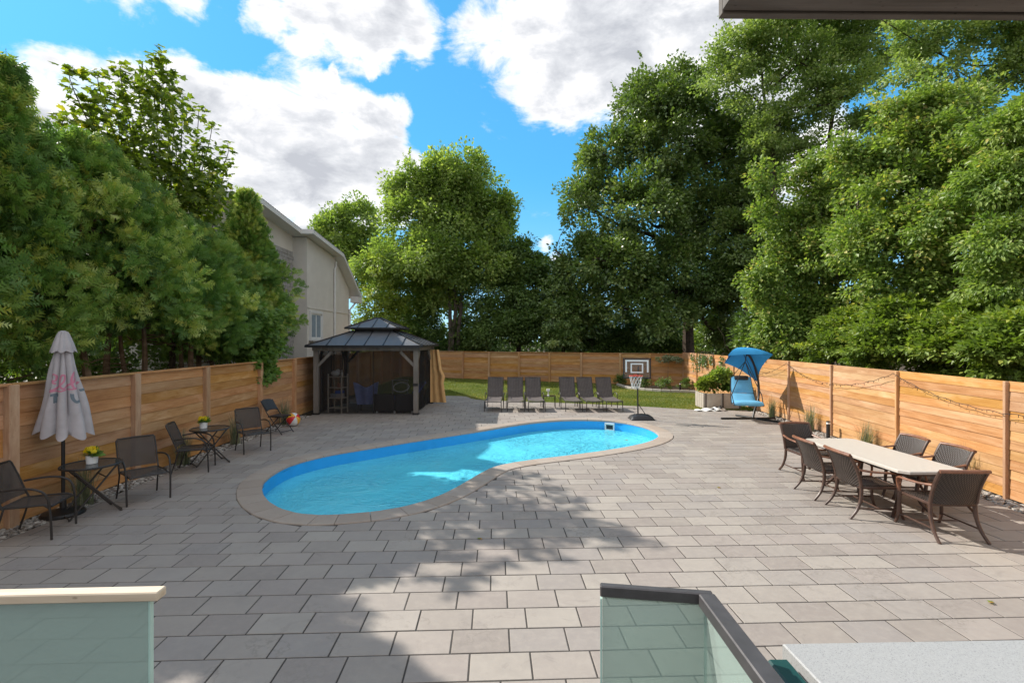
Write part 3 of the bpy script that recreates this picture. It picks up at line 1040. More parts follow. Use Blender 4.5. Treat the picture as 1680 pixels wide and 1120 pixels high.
# ledge stone courses on the stone wall
vs_ = MB()
rgs = np.random.default_rng(3)
zc = 0.0
while zc < 6.3:
    hh = rgs.uniform(.09, .2)
    y = 17.0 + rgs.uniform(0, .3)
    while y < 21.3:
        ll = min(rgs.uniform(.2, .65), 21.37 - y)
        if ll > .08: vs_.box(hl(-9.60, y + ll / 2, zc + hh / 2), (.05 + rgs.uniform(0, .04), ll - .012, hh - .012), None, .006)
        y += ll
    zc += hh
vs_.build('stone', M['stone_block'], house, smooth=False, kind='stuff')
RK = [(14.9, 7.0), (15.2, 7.12), (17.6, 7.58), (20.9, 7.22)]
RK2 = [(20.9, 7.22), (24.7, 6.86), (27.7, 4.98)]
top, sof, fas = MB(), MB(), MB()
for seg, x0 in ((RK, -9.05), (RK2, -8.55)):
    for (a, za), (b, zb) in zip(seg[:-1], seg[1:]):
        nst_ = max(2, int(math.hypot(b - a, zb - za) / .17))
        for k in range(nst_):
            t0, t1 = k / nst_, (k + 1) / nst_
            ya, yb = a + (b - a) * t0, a + (b - a) * t1
            qa, qb = za + (zb - za) * t0, za + (zb - za) * t1
            up = .012
            top.convex([hl(x, y, z) for x in (x0 + .03, -16.4) for y, z in ((ya, qa + .002), (yb, qb + .002), (yb, qb + (.03 if zb <= za else .008)), (ya, qa + (.008 if zb <= za else .03)))],
                       [(0, 1, 2, 3), (4, 5, 6, 7), (0, 1, 5, 4), (1, 2, 6, 5), (2, 3, 7, 6), (3, 0, 4, 7)])
        sof.convex([hl(x, y, z) for x in (x0, -16.4) for y, z in ((a, za - .16), (b, zb - .16), (b, zb - .12), (a, za - .12))],
                   [(0, 1, 2, 3), (4, 5, 6, 7), (0, 1, 5, 4), (1, 2, 6, 5), (2, 3, 7, 6), (3, 0, 4, 7)])
        fas.convex([hl(x, y, z) for x in (x0 + .025, x0 - .03) for y, z in ((a, za - .18), (b, zb - .18), (b, zb - .005), (a, za - .005))],
                   [(0, 1, 2, 3), (4, 5, 6, 7), (0, 1, 5, 4), (1, 2, 6, 5), (2, 3, 7, 6), (3, 0, 4, 7)])
rf = top.build('roof', M['shingle'], house, smooth=False)
sof.build('soffit', M['trim'], rf, smooth=False)
fas.build('fascia', M['trim'], rf, smooth=False)
mb = MB()
mb.bar(hl(-8.5, 20.87, 7.12), hl(-9.05, 20.87, 7.12), .05, .2)
mb.box(hl(-8.72, 27.3, 4.72), (.42, .75, .34), None, .01)
mb.build('eave_return', M['trim'], rf, smooth=False)
mb = MB()
mb.tube([hl(-8.93, 24.75, 6.45), hl(-8.93, 24.75, 6.2), hl(-8.94, 24.6, 6.05), hl(-8.94, 24.6, 0.2)], .05, 8)
for z in (5.2, 3.4, 1.6): mb.box(hl(-8.96, 24.6, z), (.05, .14, .03))
mb.build('downspout', M['trim'], house)
mb = MB()
mb.tube([hl(-8.7, 27.2, 4.6), hl(-8.85, 26.98, 4.3), hl(-8.93, 26.85, 4.15), hl(-8.93, 26.85, .2)], .05, 8)
mb.build('downspout', M['trim'], house)
mb = MB(); mb.box(hl(-8.985, 24.15, 3.92), (.03, 5.5, .06), None, .004)
mb.build('band_course', M['stucco'], house, smooth=False)
# window in the stucco wall
wy0, wy1, wz0, wz1 = 21.75, 22.95, 2.55, 3.68
mb = MB()
for (y, z, dy, dz) in (((wy0 + wy1) / 2, wz1 + .06, wy1 - wy0 + .24, .12), ((wy0 + wy1) / 2, wz0 - .05, wy1 - wy0 + .3, .10), (wy0 - .06, (wz0 + wz1) / 2, .12, wz1 - wz0), (wy1 + .06, (wz0 + wz1) / 2, .12, wz1 - wz0)):
    mb.box(hl(-8.97, y, z), (.08, dy, dz), None, .006)
win = mb.build('window', M['trim'], house, smooth=False)
mb = MB()
for (y, z, dy, dz) in (((wy0 + wy1) / 2, wz1 - .03, wy1 - wy0, .06), ((wy0 + wy1) / 2, wz0 + .03, wy1 - wy0, .06), (wy0 + .03, (wz0 + wz1) / 2, .06, wz1 - wz0), (wy1 - .03, (wz0 + wz1) / 2, .06, wz1 - wz0), ((wy0 + wy1) / 2, (wz0 + wz1) / 2, .05, wz1 - wz0)):
    mb.box(hl(-8.99, y, z), (.05, dy, dz))
mb.build('frame', M['white_paint'], win, smooth=False)
for y in ((wy0 * 3 + wy1) / 4, (wy0 + 3 * wy1) / 4):
    mb = MB(); mb.box(hl(-8.995, y, (wz0 + wz1) / 2), (.02, (wy1 - wy0) / 2 - .05, wz1 - wz0 - .1))
    mb.build('pane', M['window_pane'], win, smooth=False)
mb = MB(); mb.box(hl(-8.9, (wy0 + wy1) / 2, wz0 - .12), (.22, wy1 - wy0 + .34, .06), None, .006)
mb.build('sill', M['stone_block'], win, smooth=False)

# ------------------------------------------------------------------ gazebo
GX0, GX1, GY0, GY1, GH = -6.52, -3.2, 16.25, 19.2, 2.12
gaz = thing('gazebo', 'screened gazebo with a two tier slate metal roof on grey timber posts', 'gazebo', ((GX0 + GX1) / 2, (GY0 + GY1) / 2, 0))
gx, gy = (GX1 - GX0) / 2, (GY1 - GY0) / 2
pp = MB().box((0, 0, GH / 2), (.15, .15, GH), None, .006).mesh('post', False); pp.materials.append(M['grey_wood'])
bb = MB().box((0, 0, .03), (.21, .21, .06), None, .006).mesh('post_base', False); bb.materials.append(M['black_metal'])
for sx in (-1, 1):
    for sy in (-1, 1):
        q = link('post', pp, None, gaz); q.location = (sx * gx, sy * gy, 0)
        b = link('post_base', bb, None, q)
        for ax in (0, 1):
            mb = MB()
            d = Vector((-sx, 0, 0)) if ax == 0 else Vector((0, -sy, 0))
            p0 = Vector((sx * gx, sy * gy, 0))
            mb.bar(p0 + d * .06 + Vector((0, 0, 1.62)), p0 + d * .52 + Vector((0, 0, GH - .03)), .07, .09, (0, 0, 1), .004)
            mb.build('brace', M['grey_wood'], gaz, smooth=False)
for s_, ax in ((-1, 0), (1, 0), (-1, 1), (1, 1)):
    mb = MB()
    if ax == 0: mb.bar((-gx - .12, s_ * gy, GH + .065), (gx + .12, s_ * gy, GH + .065), .10, .13, bev=.004)
    else: mb.bar((s_ * gx, -gy + .052, GH + .062), (s_ * gx, gy - .052, GH + .062), .10, .13, bev=.004)
    mb.build('beam', M['grey_wood'], gaz, smooth=False)


def hip(mb, x0, y0, z0, x1, y1, z1, th=.02):
    """four sloping sides from the eave rectangle up to the upper rectangle"""
    a = [(-x0, -y0), (x0, -y0), (x0, y0), (-x0, y0)]; b = [(-x1, -y1), (x1, -y1), (x1, y1), (-x1, y1)]
    for i in range(4):
        k = (i + 1) % 4
        q = [(*a[i], z0), (*a[k], z0), (*b[k], z1), (*b[i], z1)]
        mb.add(q + [(x, y, z - th) for x, y, z in q], [(0, 1, 2, 3), (7, 6, 5, 4), (0, 4, 5, 1), (2, 6, 7, 3)])
def seams(mb, x0, y0, z0, x1, y1, z1, step):
    for ax, (e0, e1, l0, l1) in enumerate(((x0, x1, y0, y1), (y0, y1, x0, x1))):
        for sg in (-1, 1):
            k = -int(e0 / step) * step
            while k <= e0:
                f = 1.0 if abs(k) <= e1 else (e0 - abs(k)) / (e0 - e1)
                if f > .05:
                    p = [k, sg * l0, z0 + .012]; q = [k, sg * (l0 + (l1 - l0) * f), z0 + (z1 - z0) * f + .012]
                    if ax: p[0], p[1] = p[1], p[0]; q[0], q[1] = q[1], q[0]
                    mb.bar(p, q, .022, .024)
                k += step
    for sx in (-1, 1):
        for sy in (-1, 1):
            mb.bar((sx * x0, sy * y0, z0 + .012), (sx * x1, sy * y1, z1 + .012), .06, .035)
ex, ey = gx + .26, gy + .26
mb = MB(); hip(mb, ex, ey, GH + .17, gx * .42, gy * .42, 2.80); lower = mb.build('lower_roof', M['gaz_roof'], gaz, smooth=False)
mb = MB(); seams(mb, ex, ey, GH + .17, gx * .42, gy * .42, 2.80, .62); mb.build('roof_seam', M['gaz_trim'], lower, smooth=False)
mb = MB()
for s_ in (-1, 1):
    mb.bar((-ex - .02, s_ * ey, GH + .15), (ex + .02, s_ * ey, GH + .15), .04, .07)
    mb.bar((s_ * ex, -ey + .021, GH + .152), (s_ * ex, ey - .021, GH + .152), .04, .07)
mb.build('eave_trim', M['gaz_trim'], lower, smooth=False)
mb = MB()
for s_ in (-1, 1):
    mb.bar((-gx * .4, s_ * gy * .4, 2.85), (gx * .4, s_ * gy * .4, 2.85), .03, .16)
    mb.bar((s_ * gx * .4, -gy * .38, 2.85), (s_ * gx * .4, gy * .38, 2.85), .03, .16)
mb.build('vent_band', M['gaz_trim'], gaz, smooth=False)
ux, uy = gx * .56, gy * .56
mb = MB(); hip(mb, ux, uy, 2.90, .10, .04, 3.27); upper = mb.build('upper_roof', M['gaz_roof'], gaz, smooth=False)
mb = MB(); seams(mb, ux, uy, 2.90, .10, .04, 3.27, .5); mb.box((0, 0, 3.28), (.22, .1, .03)); mb.build('roof_seam', M['gaz_trim'], upper, smooth=False)
mb = MB()
for s_ in (-1, 1):
    mb.bar((-ux - .02, s_ * uy, 2.885), (ux + .02, s_ * uy, 2.885), .035, .05)
    mb.bar((s_ * ux, -uy + .018, 2.887), (s_ * ux, uy - .018, 2.887), .035, .05)
mb.build('eave_trim', M['gaz_trim'], upper, smooth=False)
# insect screens, gently pleated; the front one parted in the middle
def screen(p0, p1, z0, z1, amp, waves):
    d = np.array(p1) - np.array(p0); L = np.linalg.norm(d); t = d / L; nn = np.array((-t[1], t[0]))
    us = np.linspace(0, 1, int(waves * 8) + 2)
    g = []
    for u in us:
        w_ = amp * math.sin(u * waves * 2 * PI) + amp * .5 * math.sin(u * waves * 5.1)
        p = np.array(p0) + d * u + nn * w_
        g.append([(p[0], p[1], z) for z in np.linspace(z0, z1, 3)])
    mb = MB(); mb.sheet(np.array(g))
    mb.build('screen', M['net_screen'], gaz)
screen((-gx + .1, -gy + .05), (.25, -gy + .05), .03, GH, .012, 7)
screen((.2, -gy + .07), (gx - .1, -gy + .07), .03, GH, .012, 6)
screen((gx - .04, -gy + .1), (gx - .04, gy - .1), .03, GH, .03, 12)
screen((-gx + .04, -gy + .1), (-gx + .04, gy - .1), .03, GH, .03, 12)
screen((-gx + .1, gy - .05), (gx - .1, gy - .05), .03, GH, .03, 13)
# tan curtain gathered at the right rear post
g = []
for u in np.linspace(0, 1, 30):
    col = []
    for q, z in enumerate(np.linspace(.06, GH - .02, 9)):
        f = z / GH
        wd = .34 + .30 * (1 - f) + (.10 * math.exp(-((z - 1.05) / .12) ** 2))
        col.append((gx + .02 + u * wd, gy - .25 + .035 * math.sin(u * 13 + f) + .05 * math.sin(u * 5), z))
    g.append(col)
mb = MB(); mb.sheet(np.array(g), .006)
mb.build('curtain', M['curtain'], gaz, label='tan privacy curtain gathered at the rear right post')
mb = MB(); mb.box((gx, -gy - .085, 1.0), (.17, .03, .09), None, .006); mb.build('tie_strap', M['black_metal'], gaz, smooth=False)

# ------------------------------------------------------------------ what stands inside the gazebo
sh_ = thing('storage_shelf', 'narrow pale wood shelf behind the gazebo screen at the left post', 'shelf', (-5.98, 16.75, 0), R(-18))
pl = simple('pale_shelf_wood', (.68, .60, .50), .6)
for sx in (-1, 1):
    for sy in (-1, 1): MB().box((sx * .27, sy * .16, .66), (.04, .04, 1.32), None, .003).build('upright', pl, sh_, smooth=False)
for z in (.16, .5, .85, 1.22): MB().box((0, 0, z), (.5, .36, .025), None, .003).build('shelf', pl, sh_, smooth=False)
def on_shelf(dx, dy, z):
    c, s = math.cos(R(-18)), math.sin(R(-18))
    return (-5.98 + dx * c - dy * s, 16.75 + dx * s + dy * c, z + .0125)
mb = MB(); mb.ball((0, 0, .10), .12, 10, 7, (1.35, .9, .85)); mb.ball((.08, .02, .17), .08, 8, 6)
o = mb.build('folded_towel', M['white_ceramic']); o.location = on_shelf(-.1, 0, 1.22); tag(o, 'white bundled towel on top of the gazebo shelf', 'towel')
mb = MB(); mb.lathe([(.035, 0), (.035, .13), (.012, .16), (.012, .19), (.02, .19), (.02, .22)], 10)
o = mb.build('bottle', M['white_ceramic']); o.location = on_shelf(.18, -.02, 1.22); tag(o, 'white pump bottle standing on top of the gazebo shelf', 'bottle')
mb = MB(); mb.lathe([(.06, 0), (.065, .14), (.05, .15)], 10)
o = mb.build('jar', simple('terracotta_jar', (.42, .17, .10), .6)); o.location = on_shelf(.1, -.05, .85); tag(o, 'reddish jar on the upper middle shelf in the gazebo', 'jar')
for i, (dx, cname, lab) in enumerate(((-.12, (.35, .36, .38), 'grey storage box on the lower middle shelf in the gazebo'), (.12, (.55, .50, .48), 'pale storage box on the lower middle shelf in the gazebo'))):
    mb = MB(); mb.box((0, 0, .07), (.2, .24, .14), None, .01)
    o = mb.build('storage_box', simple('box_card', cname, .7)); o.location = on_shelf(dx, -.02, .5); tag(o, lab, 'box')
mb = MB(); mb.box((0, 0, .05), (.24, .26, .1), None, .015)
o = mb.build('folded_cloth', M['blue_towel']); o.location = on_shelf(.1, -.03, .5 + .142); tag(o, 'blue folded cloth on the pale box in the gazebo shelf', 'cloth')

cc = thing('lounge_chair', 'lounge chair draped in blue fabric behind the gazebo screen', 'chair', (-5.0, 16.95, 0), R(5))
for sx in (-1, 1):
    for sy in (-1, 1): MB().tube([(sx * .3, sy * .24, 0), (sx * .27, sy * .22, .4)], .02, 6).build('leg', M['black_metal'], cc)
g = [[((u - .5) * (.62 + .22 * v), -.26 - .10 * v - .03 * math.cos(u * 12), .28 + .68 * v - .09 * v * math.cos((u - .5) * 3.2 * PI / 1.6) * 1.0) for v in np.linspace(0, 1, 8)] for u in np.linspace(0, 1, 20)]
MB().sheet(np.array(g), .03).build('cover', M['blue_cover'], cc)
MB().box((0, .05, .42), (.6, .56, .12), None, .04).build('seat', M['blue_cover'], cc)

so = thing('wicker_sofa', 'dark wicker sectional sofa seen from behind through the gazebo screen', 'sofa', (-3.98, 16.75, 0))
for k, x in enumerate((-.36, .36)):
    MB().box((x, -.2, .36), (.69, .09, .58), None, .02).build('back_panel', M['wicker_sofa'], so, smooth=False)
MB().box((0, .22, .22), (1.42, .72, .34), None, .02).build('seat_base', M['wicker_sofa'], so, smooth=False)
MB().box((.66, 1.0, .36), (.09, 1.5, .58), None, .02).build('side_panel', M['wicker_sofa'], so, smooth=False)
for x in (-.36, .36): MB().box((x, .2, .46), (.66, .66, .13), None, .05).build('seat_cushion', M['blue_towel'], so)
for x in (-.6, .0, .6):
    for sy in (-.2, .5): MB().box((x, sy, .035), (.06, .06, .07)).build('foot', M['white_paint'], so, smooth=False)
mb = MB()
g = [[(.50 + .22 * math.sin(v * 3), .3 + u * 1.5, .64 + .22 * u + .05 * math.sin(v * 5)) for v in np.linspace(0, 1, 8)] for u in np.linspace(0, 1, 8)]
mb.sheet(np.array(g), .03)
o = mb.build('blanket', M['blue_towel']); tag(o, 'royal blue blanket thrown over the right side of the wicker sofa', 'blanket'); o.location = (-3.98, 16.75, 0)
mb = MB(); mb.tube([(.27 * math.cos(a), .27 * math.sin(a) * .55, .15 * math.sin(a)) for a in np.linspace(0, 2 * PI, 28, endpoint=False)], .022, 6, closed=True)
o = mb.build('hoop', simple('pale_hoop', (.55, .54, .53), .4)); o.location = (-3.86, 16.98, .84); tag(o, 'pale hoop leaning on the sofa cushions behind the screen', 'hoop')
mb = MB(); mb.box((0, 0, .0), (.62, .03, .04)); mb.bar((-.28, 0, 0), (-.28, 0, -.98), .03, .03); mb.bar((.28, 0, 0), (.28, 0, -.98), .03, .03)
o = mb.build('rail_stand', simple('grey_rail', (.40, .39, .38), .5)); o.location = (-4.2, 18.3, .98); tag(o, 'thin grey rail standing at the back of the gazebo', 'rail')


# ------------------------------------------------------------------ bistro sets along the left fence
def make_bistro_chair(label, loc, rz):
    t = thing('patio_armchair', label, 'chair', loc, rz, 'mesh armchairs along the left fence')
    g = [[(x, y, .43 - .02 * math.sin((y + .25) / .5 * PI) - (.03 * ((y - .17) / .08) ** 2 if y > .17 else 0)) for y in np.linspace(-.25, .26, 9)] for x in np.linspace(-.235, .235, 5)]
    MB().sheet(np.array(g), .007).build('seat', M['sling'], t)
    def back(v): return -.24 - .13 * v - .03 * v * v, .47 + .43 * v
    g = [[(x, back(v)[0] - .03 * (1 - (x / .24) ** 2), back(v)[1]) for v in np.linspace(0, 1, 7)] for x in np.linspace(-.24, .24, 7)]
    MB().sheet(np.array(g), .006).build('backrest', M['sling'], t)
    pts = [(-.255, -.20, .40), (-.255, -.245, .5), (-.255, back(.6)[0], back(.6)[1]), (-.253, back(.96)[0], back(.96)[1]), (-.235, back(1.02)[0], back(1.02)[1])]
    pts = pts + [(-.0, back(1.03)[0] - .02, back(1.03)[1])] + [(-x, y, z) for x, y, z in reversed(pts)]
    MB().tube(pts, .012, 7).build('back_frame', M['bronze_metal'], t)
    MB().tube([(-.25, -.24, .42), (-.25, .2, .43), (-.24, .27, .405), (.24, .27, .405), (.25, .2, .43), (.25, -.24, .42)], .012, 7, closed=True).build('seat_frame', M['bronze_metal'], t)
    for s in (-1, 1):
        MB().tube(catmull([(s * .275, .285, 0), (s * .28, .275, .3), (s * .285, .24, .54), (s * .29, .13, .635), (s * .285, -.05, .655), (s * .265, -.27, .63)], 4), .0135, 7).build('arm', M['bronze_metal'], t)
        MB().tube([(s * .25, -.20, .42), (s * .255, -.25, .22), (s * .265, -.32, 0)], .012, 7).build('rear_leg', M['bronze_metal'], t)
        MB().tube([(s * .25, .2, .42), (s * .275, .27, .38)], .010, 6).build('bracket', M['bronze_metal'], t)
    return t
BC = [('mesh armchair nearest the camera at the left fence, seen from its side', (-6.06, 6.22), (.95, .30)),
      ('mesh armchair facing the camera between the umbrella table and the far table', (-5.76, 7.62), (.78, -.62)),
      ('mesh armchair turned right, just in front of the further round table', (-6.05, 9.30), (.94, .34)),
      ('mesh armchair facing the camera beyond the further round table', (-5.80, 10.92), (.72, -.69))]
bc0 = None
for lab, (x, y), (fx, fy) in BC:
    if bc0 is None: bc0 = make_bistro_chair(lab, (x, y, 0), face_rz(fx, fy))
    else: dup(bc0, lab, (x, y, 0), face_rz(fx, fy))


def make_bistro_table(label, loc, rz):
    t = thing('bistro_table', label, 'table', loc, rz, 'round glass tables along the left fence')
    MB().lathe([(.335, .695), (.335, .703)], 36).build('table_top', M['table_glass'], t)
    MB().tube([(.343 * math.cos(a), .343 * math.sin(a), .697) for a in np.linspace(0, 2 * PI, 40, endpoint=False)], .015, 6, closed=True).build('rim', M['bronze_metal'], t)
    for s in (-1, 1):
        MB().tube([(s * .22, .29, 0), (s * .205, -.25, .68)], .013, 7).build('leg', M['bronze_metal'], t)
        MB().tube([(s * .19, -.29, 0), (s * .185, .25, .68)], .013, 7).build('leg', M['bronze_metal'], t)
    for y, z in ((.29, .03), (-.29, .03), (-.12, .52), (.12, .52)):
        MB().tube([(-.21, y, z), (.21, y, z)], .009, 6).build('crossbar', M['bronze_metal'], t)
    return t
bt0 = make_bistro_table('round smoked glass table beside the umbrella pole with a pot of yellow roses', (-6.02, 6.98, 0), R(-35))
dup(bt0, 'further round smoked glass table between two armchairs, away from the umbrella', (-6.07, 9.80, 0), R(-42))


def make_pot(label, loc, seed):
    rg = np.random.default_rng(seed)
    t = thing('flower_pot', label, 'flowerpot', loc, 0, 'pots of yellow flowers on the round tables')
    MB().lathe([(.056, 0), (.066, .002), (.073, .115), (.068, .118), (.062, .10)], 20).build('pot', M['white_ceramic'], t)
    P, A, N_, S_ = [], [], [], []
    for k in range(70):
        a = rg.uniform(0, 2 * PI); e = rg.uniform(.05, 1.3)
        d = np.array((math.cos(a) * math.cos(e), math.sin(a) * math.cos(e), math.sin(e)))
        P.append(np.array((0, 0, .11)) + d * rg.uniform(.02, .06)); A.append(d + (0, 0, -.15)); N_.append(np.array((0, 0, 1)) + rg.normal(0, .4, 3)); S_.append(rg.uniform(.06, .115))
    leaves('leaf_cluster', np.array(P), np.array(A), np.array(N_), np.array(S_), T_DIAMOND, rg.random(70), M['vine'], t)
    for k in range(8):
        a = k * 2.4; r_ = .02 + .05 * (k / 8) ** .6
        c = np.array((r_ * math.cos(a), r_ * math.sin(a), .205 + rg.uniform(-.012, .025) - r_ * .3))
        mb = MB()
        for ring, (rr, zz, nn) in enumerate(((.014, .014, 4), (.026, .005, 5), (.036, -.006, 6))):
            for i in range(nn):
                b = 2 * PI * i / nn + ring
                u = np.array((math.cos(b), math.sin(b), 0)); v = np.array((-math.sin(b), math.cos(b), 0))
                g = [[c + u * (rr * (.55 + .5 * q)) + v * (p * .021) + np.array((0, 0, zz + (-.018 + .034 * q) - .006 * p * p)) for q in (0, .5, 1)] for p in (-1, 0, 1)]
                mb.sheet(np.array(g))
        f = mb.build('flower', M['yellow'], t)
        f.data.attributes.new('tint', 'FLOAT', 'POINT').data.foreach_set('value', [rg.random()] * len(f.data.vertices))
    return t


# leaf templates: verts in (across, along, up), triangles
T_DIAMOND = (np.array([(0, 0, 0), (.34, .48, .07), (0, 1, -.04), (-.34, .48, .07)]), np.array([(0, 1, 2), (0, 2, 3)]))
T_LONG = (np.array([(0, 0, 0), (.23, .28, .05), (.21, .64, .01), (0, 1, -.14), (-.21, .64, .01), (-.23, .28, .05)]), np.array([(0, 1, 2), (0, 2, 3), (0, 3, 4), (0, 4, 5)]))
_lob = [(0, 0), (.16, .04), (.46, .06), (.34, .26), (.62, .52), (.30, .55), (.20, .72), (0, 1.0)]
_lob = [(x, y) for x, y in _lob] + [(-x, y) for x, y in reversed(_lob[1:-1])]
T_LOBED = (np.array([(0, .38, .05)] + [(x, y, -.10 * abs(x) - .06 * y * y) for x, y in _lob]), np.array([(0, i + 1, (i + 1) % len(_lob) + 1) for i in range(len(_lob))]))


def _spray():
    v, f = [], []
    def tri(a, b, c):
        k = len(v); v.extend([a, b, c]); f.append((k, k + 1, k + 2))
    tri((-.07, 0, 0), (.07, 0, 0), (0, 1.0, -.14))
    for y, L in ((.10, .40), (.36, .40), (.62, .27)):
        for s in (-1, 1):
            tri((0, y - .06, -.02), (0, y + .15, -.03), (s * L, y + L * .75, -.05 - .14 * L))
    return np.array(v), np.array(f)
T_SPRAY = _spray()


def unit(a): return a / (np.linalg.norm(a, axis=-1, keepdims=True) + 1e-12)


def leaves(name, P, A, N_, S_, tmpl, tint, mat, parent=None):
    """one mesh of leaf-shaped faces: base points, axes, normals, lengths"""
    tv, tf = tmpl
    Y = unit(A); Z = unit(N_ - Y * (N_ * Y).sum(1, keepdims=True)); X = np.cross(Y, Z)
    VV = P[:, None] + S_[:, None, None] * (tv[None, :, 0:1] * X[:, None] + tv[None, :, 1:2] * Y[:, None] + tv[None, :, 2:3] * Z[:, None])
    FF = (tf[None] + (np.arange(len(P)) * len(tv))[:, None, None]).reshape(-1, 3)
    return tri_object(name, VV.reshape(-1, 3), FF, mat, np.repeat(tint, len(tv)), parent)


make_pot('white pot of yellow roses on the table beside the umbrella', (-6.03, 7.0, .705), 5)
make_pot('white pot of yellow roses on the further round table', (-6.20, 9.80, .705), 8)

# ------------------------------------------------------------------ closed market umbrella with a printed canopy
UX, UY = -6.37, 6.92
um = thing('umbrella', 'closed pale grey patio umbrella with faded pink and slate print', 'umbrella', (UX, UY, 0))
MB().lathe([(.25, 0), (.255, .02), (.235, .05), (.10, .075), (.04, .10), (.035, .22)], 28).build('base', M['black_metal'], um)
MB().lathe([(.022, .1), (.022, 2.52), (.012, 2.60)], 10).build('pole', M['black_metal'], um)
FACE = math.atan2(-UY, -UX)       # towards the camera


def cloth_r(th, f):
    """f: 0 at the top .. 1 at the hem"""
    fold = abs(math.cos(th * 4 + .6 + .35 * f)) ** .7
    r0 = .055 + .20 * f ** .85 + .05 * f * f
    return r0 * (.56 + .46 * fold) * (1 + .10 * math.sin(th * 2 + 1.1)) + .012 * math.sin(9 * f + 3 * th)
def cloth_p(th, f, off=0.0):
    hem = .09 * (abs(math.cos(th * 4 + .6 + .35)) ** 1.3) + .06 * math.sin(th + 2.0)
    z = 2.44 - f * (1.22 + hem * f * f)
    r = cloth_r(th, f) + off
    lean = .03 * f
    return (r * math.cos(th) + lean, r * math.sin(th), z)
g = [[cloth_p(th, f) for f in np.linspace(0, 1, 26)] for th in np.linspace(0, 2 * PI, 97)]
MB().sheet(np.array(g), .004).build('canopy', M['umbrella'], um, angle=80)
g = [[(((.05 + .10 * f ** .8) * (.80 + .2 * abs(math.cos(th * 4 + .6)) + .05 * math.sin(3 * th))) * math.cos(th), ((.05 + .10 * f ** .8) * (.80 + .2 * abs(math.cos(th * 4 + .6)))) * math.sin(th), 2.59 - .27 * f - .03 * f * math.cos(4 * th + .6) ** 2) for f in np.linspace(0, 1, 8)] for th in np.linspace(0, 2 * PI, 65)]
mb = MB().sheet(np.array(g), .004); mb.lathe([(.05, 2.575), (.052, 2.59), (.02, 2.605)], 14)
mb.build('vent_cap', M['umbrella'], um, angle=80)


def ribbon_on_cloth(mb, path, wdt):
    """flat print: path in (metres to the right as the camera sees it, metres up) laid on the canopy"""
    P = catmull([(x, z, 0) for x, z in path], 7)
    def at(x, z):
        f = min(.98, max(.02, (2.44 - z) / 1.24))
        th = FACE + x / max(.10, cloth_r(FACE, f) * 1.05)
        return cloth_p(th, f, .006)
    g = []
    for i in range(len(P)):
        t = P[min(i + 1, len(P) - 1)] - P[max(i - 1, 0)]; t = t / (np.linalg.norm(t) + 1e-9)
        nx, nz = -t[1] * wdt / 2, t[0] * wdt / 2
        g.append([at(P[i][0] + nx * q, P[i][1] + nz * q) for q in (-1, 0, 1)])
    mb.sheet(np.array(g), .001)
mb = MB()
ribbon_on_cloth(mb, [(-.20, 1.93), (-.13, 1.90), (-.11, 1.97), (-.16, 1.99), (-.17, 1.90), (-.12, 1.86)], .022)
ribbon_on_cloth(mb, [(-.22, 1.80), (-.15, 1.78), (-.06, 1.84), (.00, 1.90), (.01, 1.97), (-.03, 1.97), (-.05, 1.86), (-.01, 1.80), (.05, 1.84)], .024)
ribbon_on_cloth(mb, [(.05, 1.84), (.11, 1.90), (.13, 2.00), (.10, 2.01), (.08, 1.90), (.11, 1.80), (.17, 1.82), (.21, 1.88)], .024)
ribbon_on_cloth(mb, [(-.24, 1.76), (-.10, 1.765), (.06, 1.785), (.14, 1.80)], .018)
mb.build('script_print', M['umbrella_pink'], um)
mb = MB()
ribbon_on_cloth(mb, [(-.165, 1.715), (-.12, 1.715), (-.07, 1.715)], .034)
ribbon_on_cloth(mb, [(-.12, 1.715), (-.12, 1.66), (-.12, 1.60)], .034)
ribbon_on_cloth(mb, [(.085, 1.73), (.09, 1.67), (.11, 1.635), (.14, 1.63)], .032)
ribbon_on_cloth(mb, [(.14, 1.63), (.17, 1.64), (.185, 1.68), (.185, 1.75)], .032)
ribbon_on_cloth(mb, [(.215, 1.76), (.25, 1.77), (.285, 1.78)], .032)
mb.build('letter_print', M['umbrella_teal'], um)

# ------------------------------------------------------------------ folding chair and beach ball
fc = thing('folding_chair', 'black padded folding chair standing near the gazebo by the left fence', 'chair', (-6.22, 13.02, 0), face_rz(.93, -.25))
MB().sheet(np.array([[(x, y, .45 + .012 * math.cos(x * 6)) for y in np.linspace(-.18, .22, 5)] for x in np.linspace(-.2, .2, 7)]), .035).build('seat', M['black_plastic'], fc)
MB().sheet(np.array([[(x, -.20 - .20 * v - .04 * (1 - (x / .2) ** 2), .62 + .26 * v - .03 * (x / .2) ** 4) for v in np.linspace(0, 1, 5)] for x in np.linspace(-.2, .2, 9)]), .025).build('backrest', M['black_plastic'], fc)
for s in (-1, 1):
    MB().tube([(s * .21, -.40, .86), (s * .215, -.2, .55), (s * .22, .28, 0)], .012, 7).build('leg', M['black_metal'], fc)
    MB().tube([(s * .195, .15, .45), (s * .20, -.30, 0)], .012, 7).build('leg', M['black_metal'], fc)
for y, z in ((.24, .06), (-.25, .06)): MB().tube([(-.2, y, z), (.2, y, z)], .010, 6).build('crossbar', M['black_metal'], fc)
bl = thing('beach_ball', 'inflated red, yellow and white beach ball by the folding chair', 'ball', (-6.30, 14.05, .19), R(30))
bl.rotation_euler = (R(58), R(10), R(40))
for k in range(6):
    mb = MB()
    mb.sheet(np.array([[(.19 * math.sin(p) * math.cos(a), .19 * math.sin(p) * math.sin(a), .19 * math.cos(p)) for p in np.linspace(.001, PI - .001, 13)] for a in np.linspace(k * PI / 3, (k + 1) * PI / 3, 6)]))
    mb.build('panel', M[('ball_red', 'ball_white', 'ball_yellow')[k % 3]], bl, label='%s panel' % ('red', 'white', 'yellow')[k % 3])

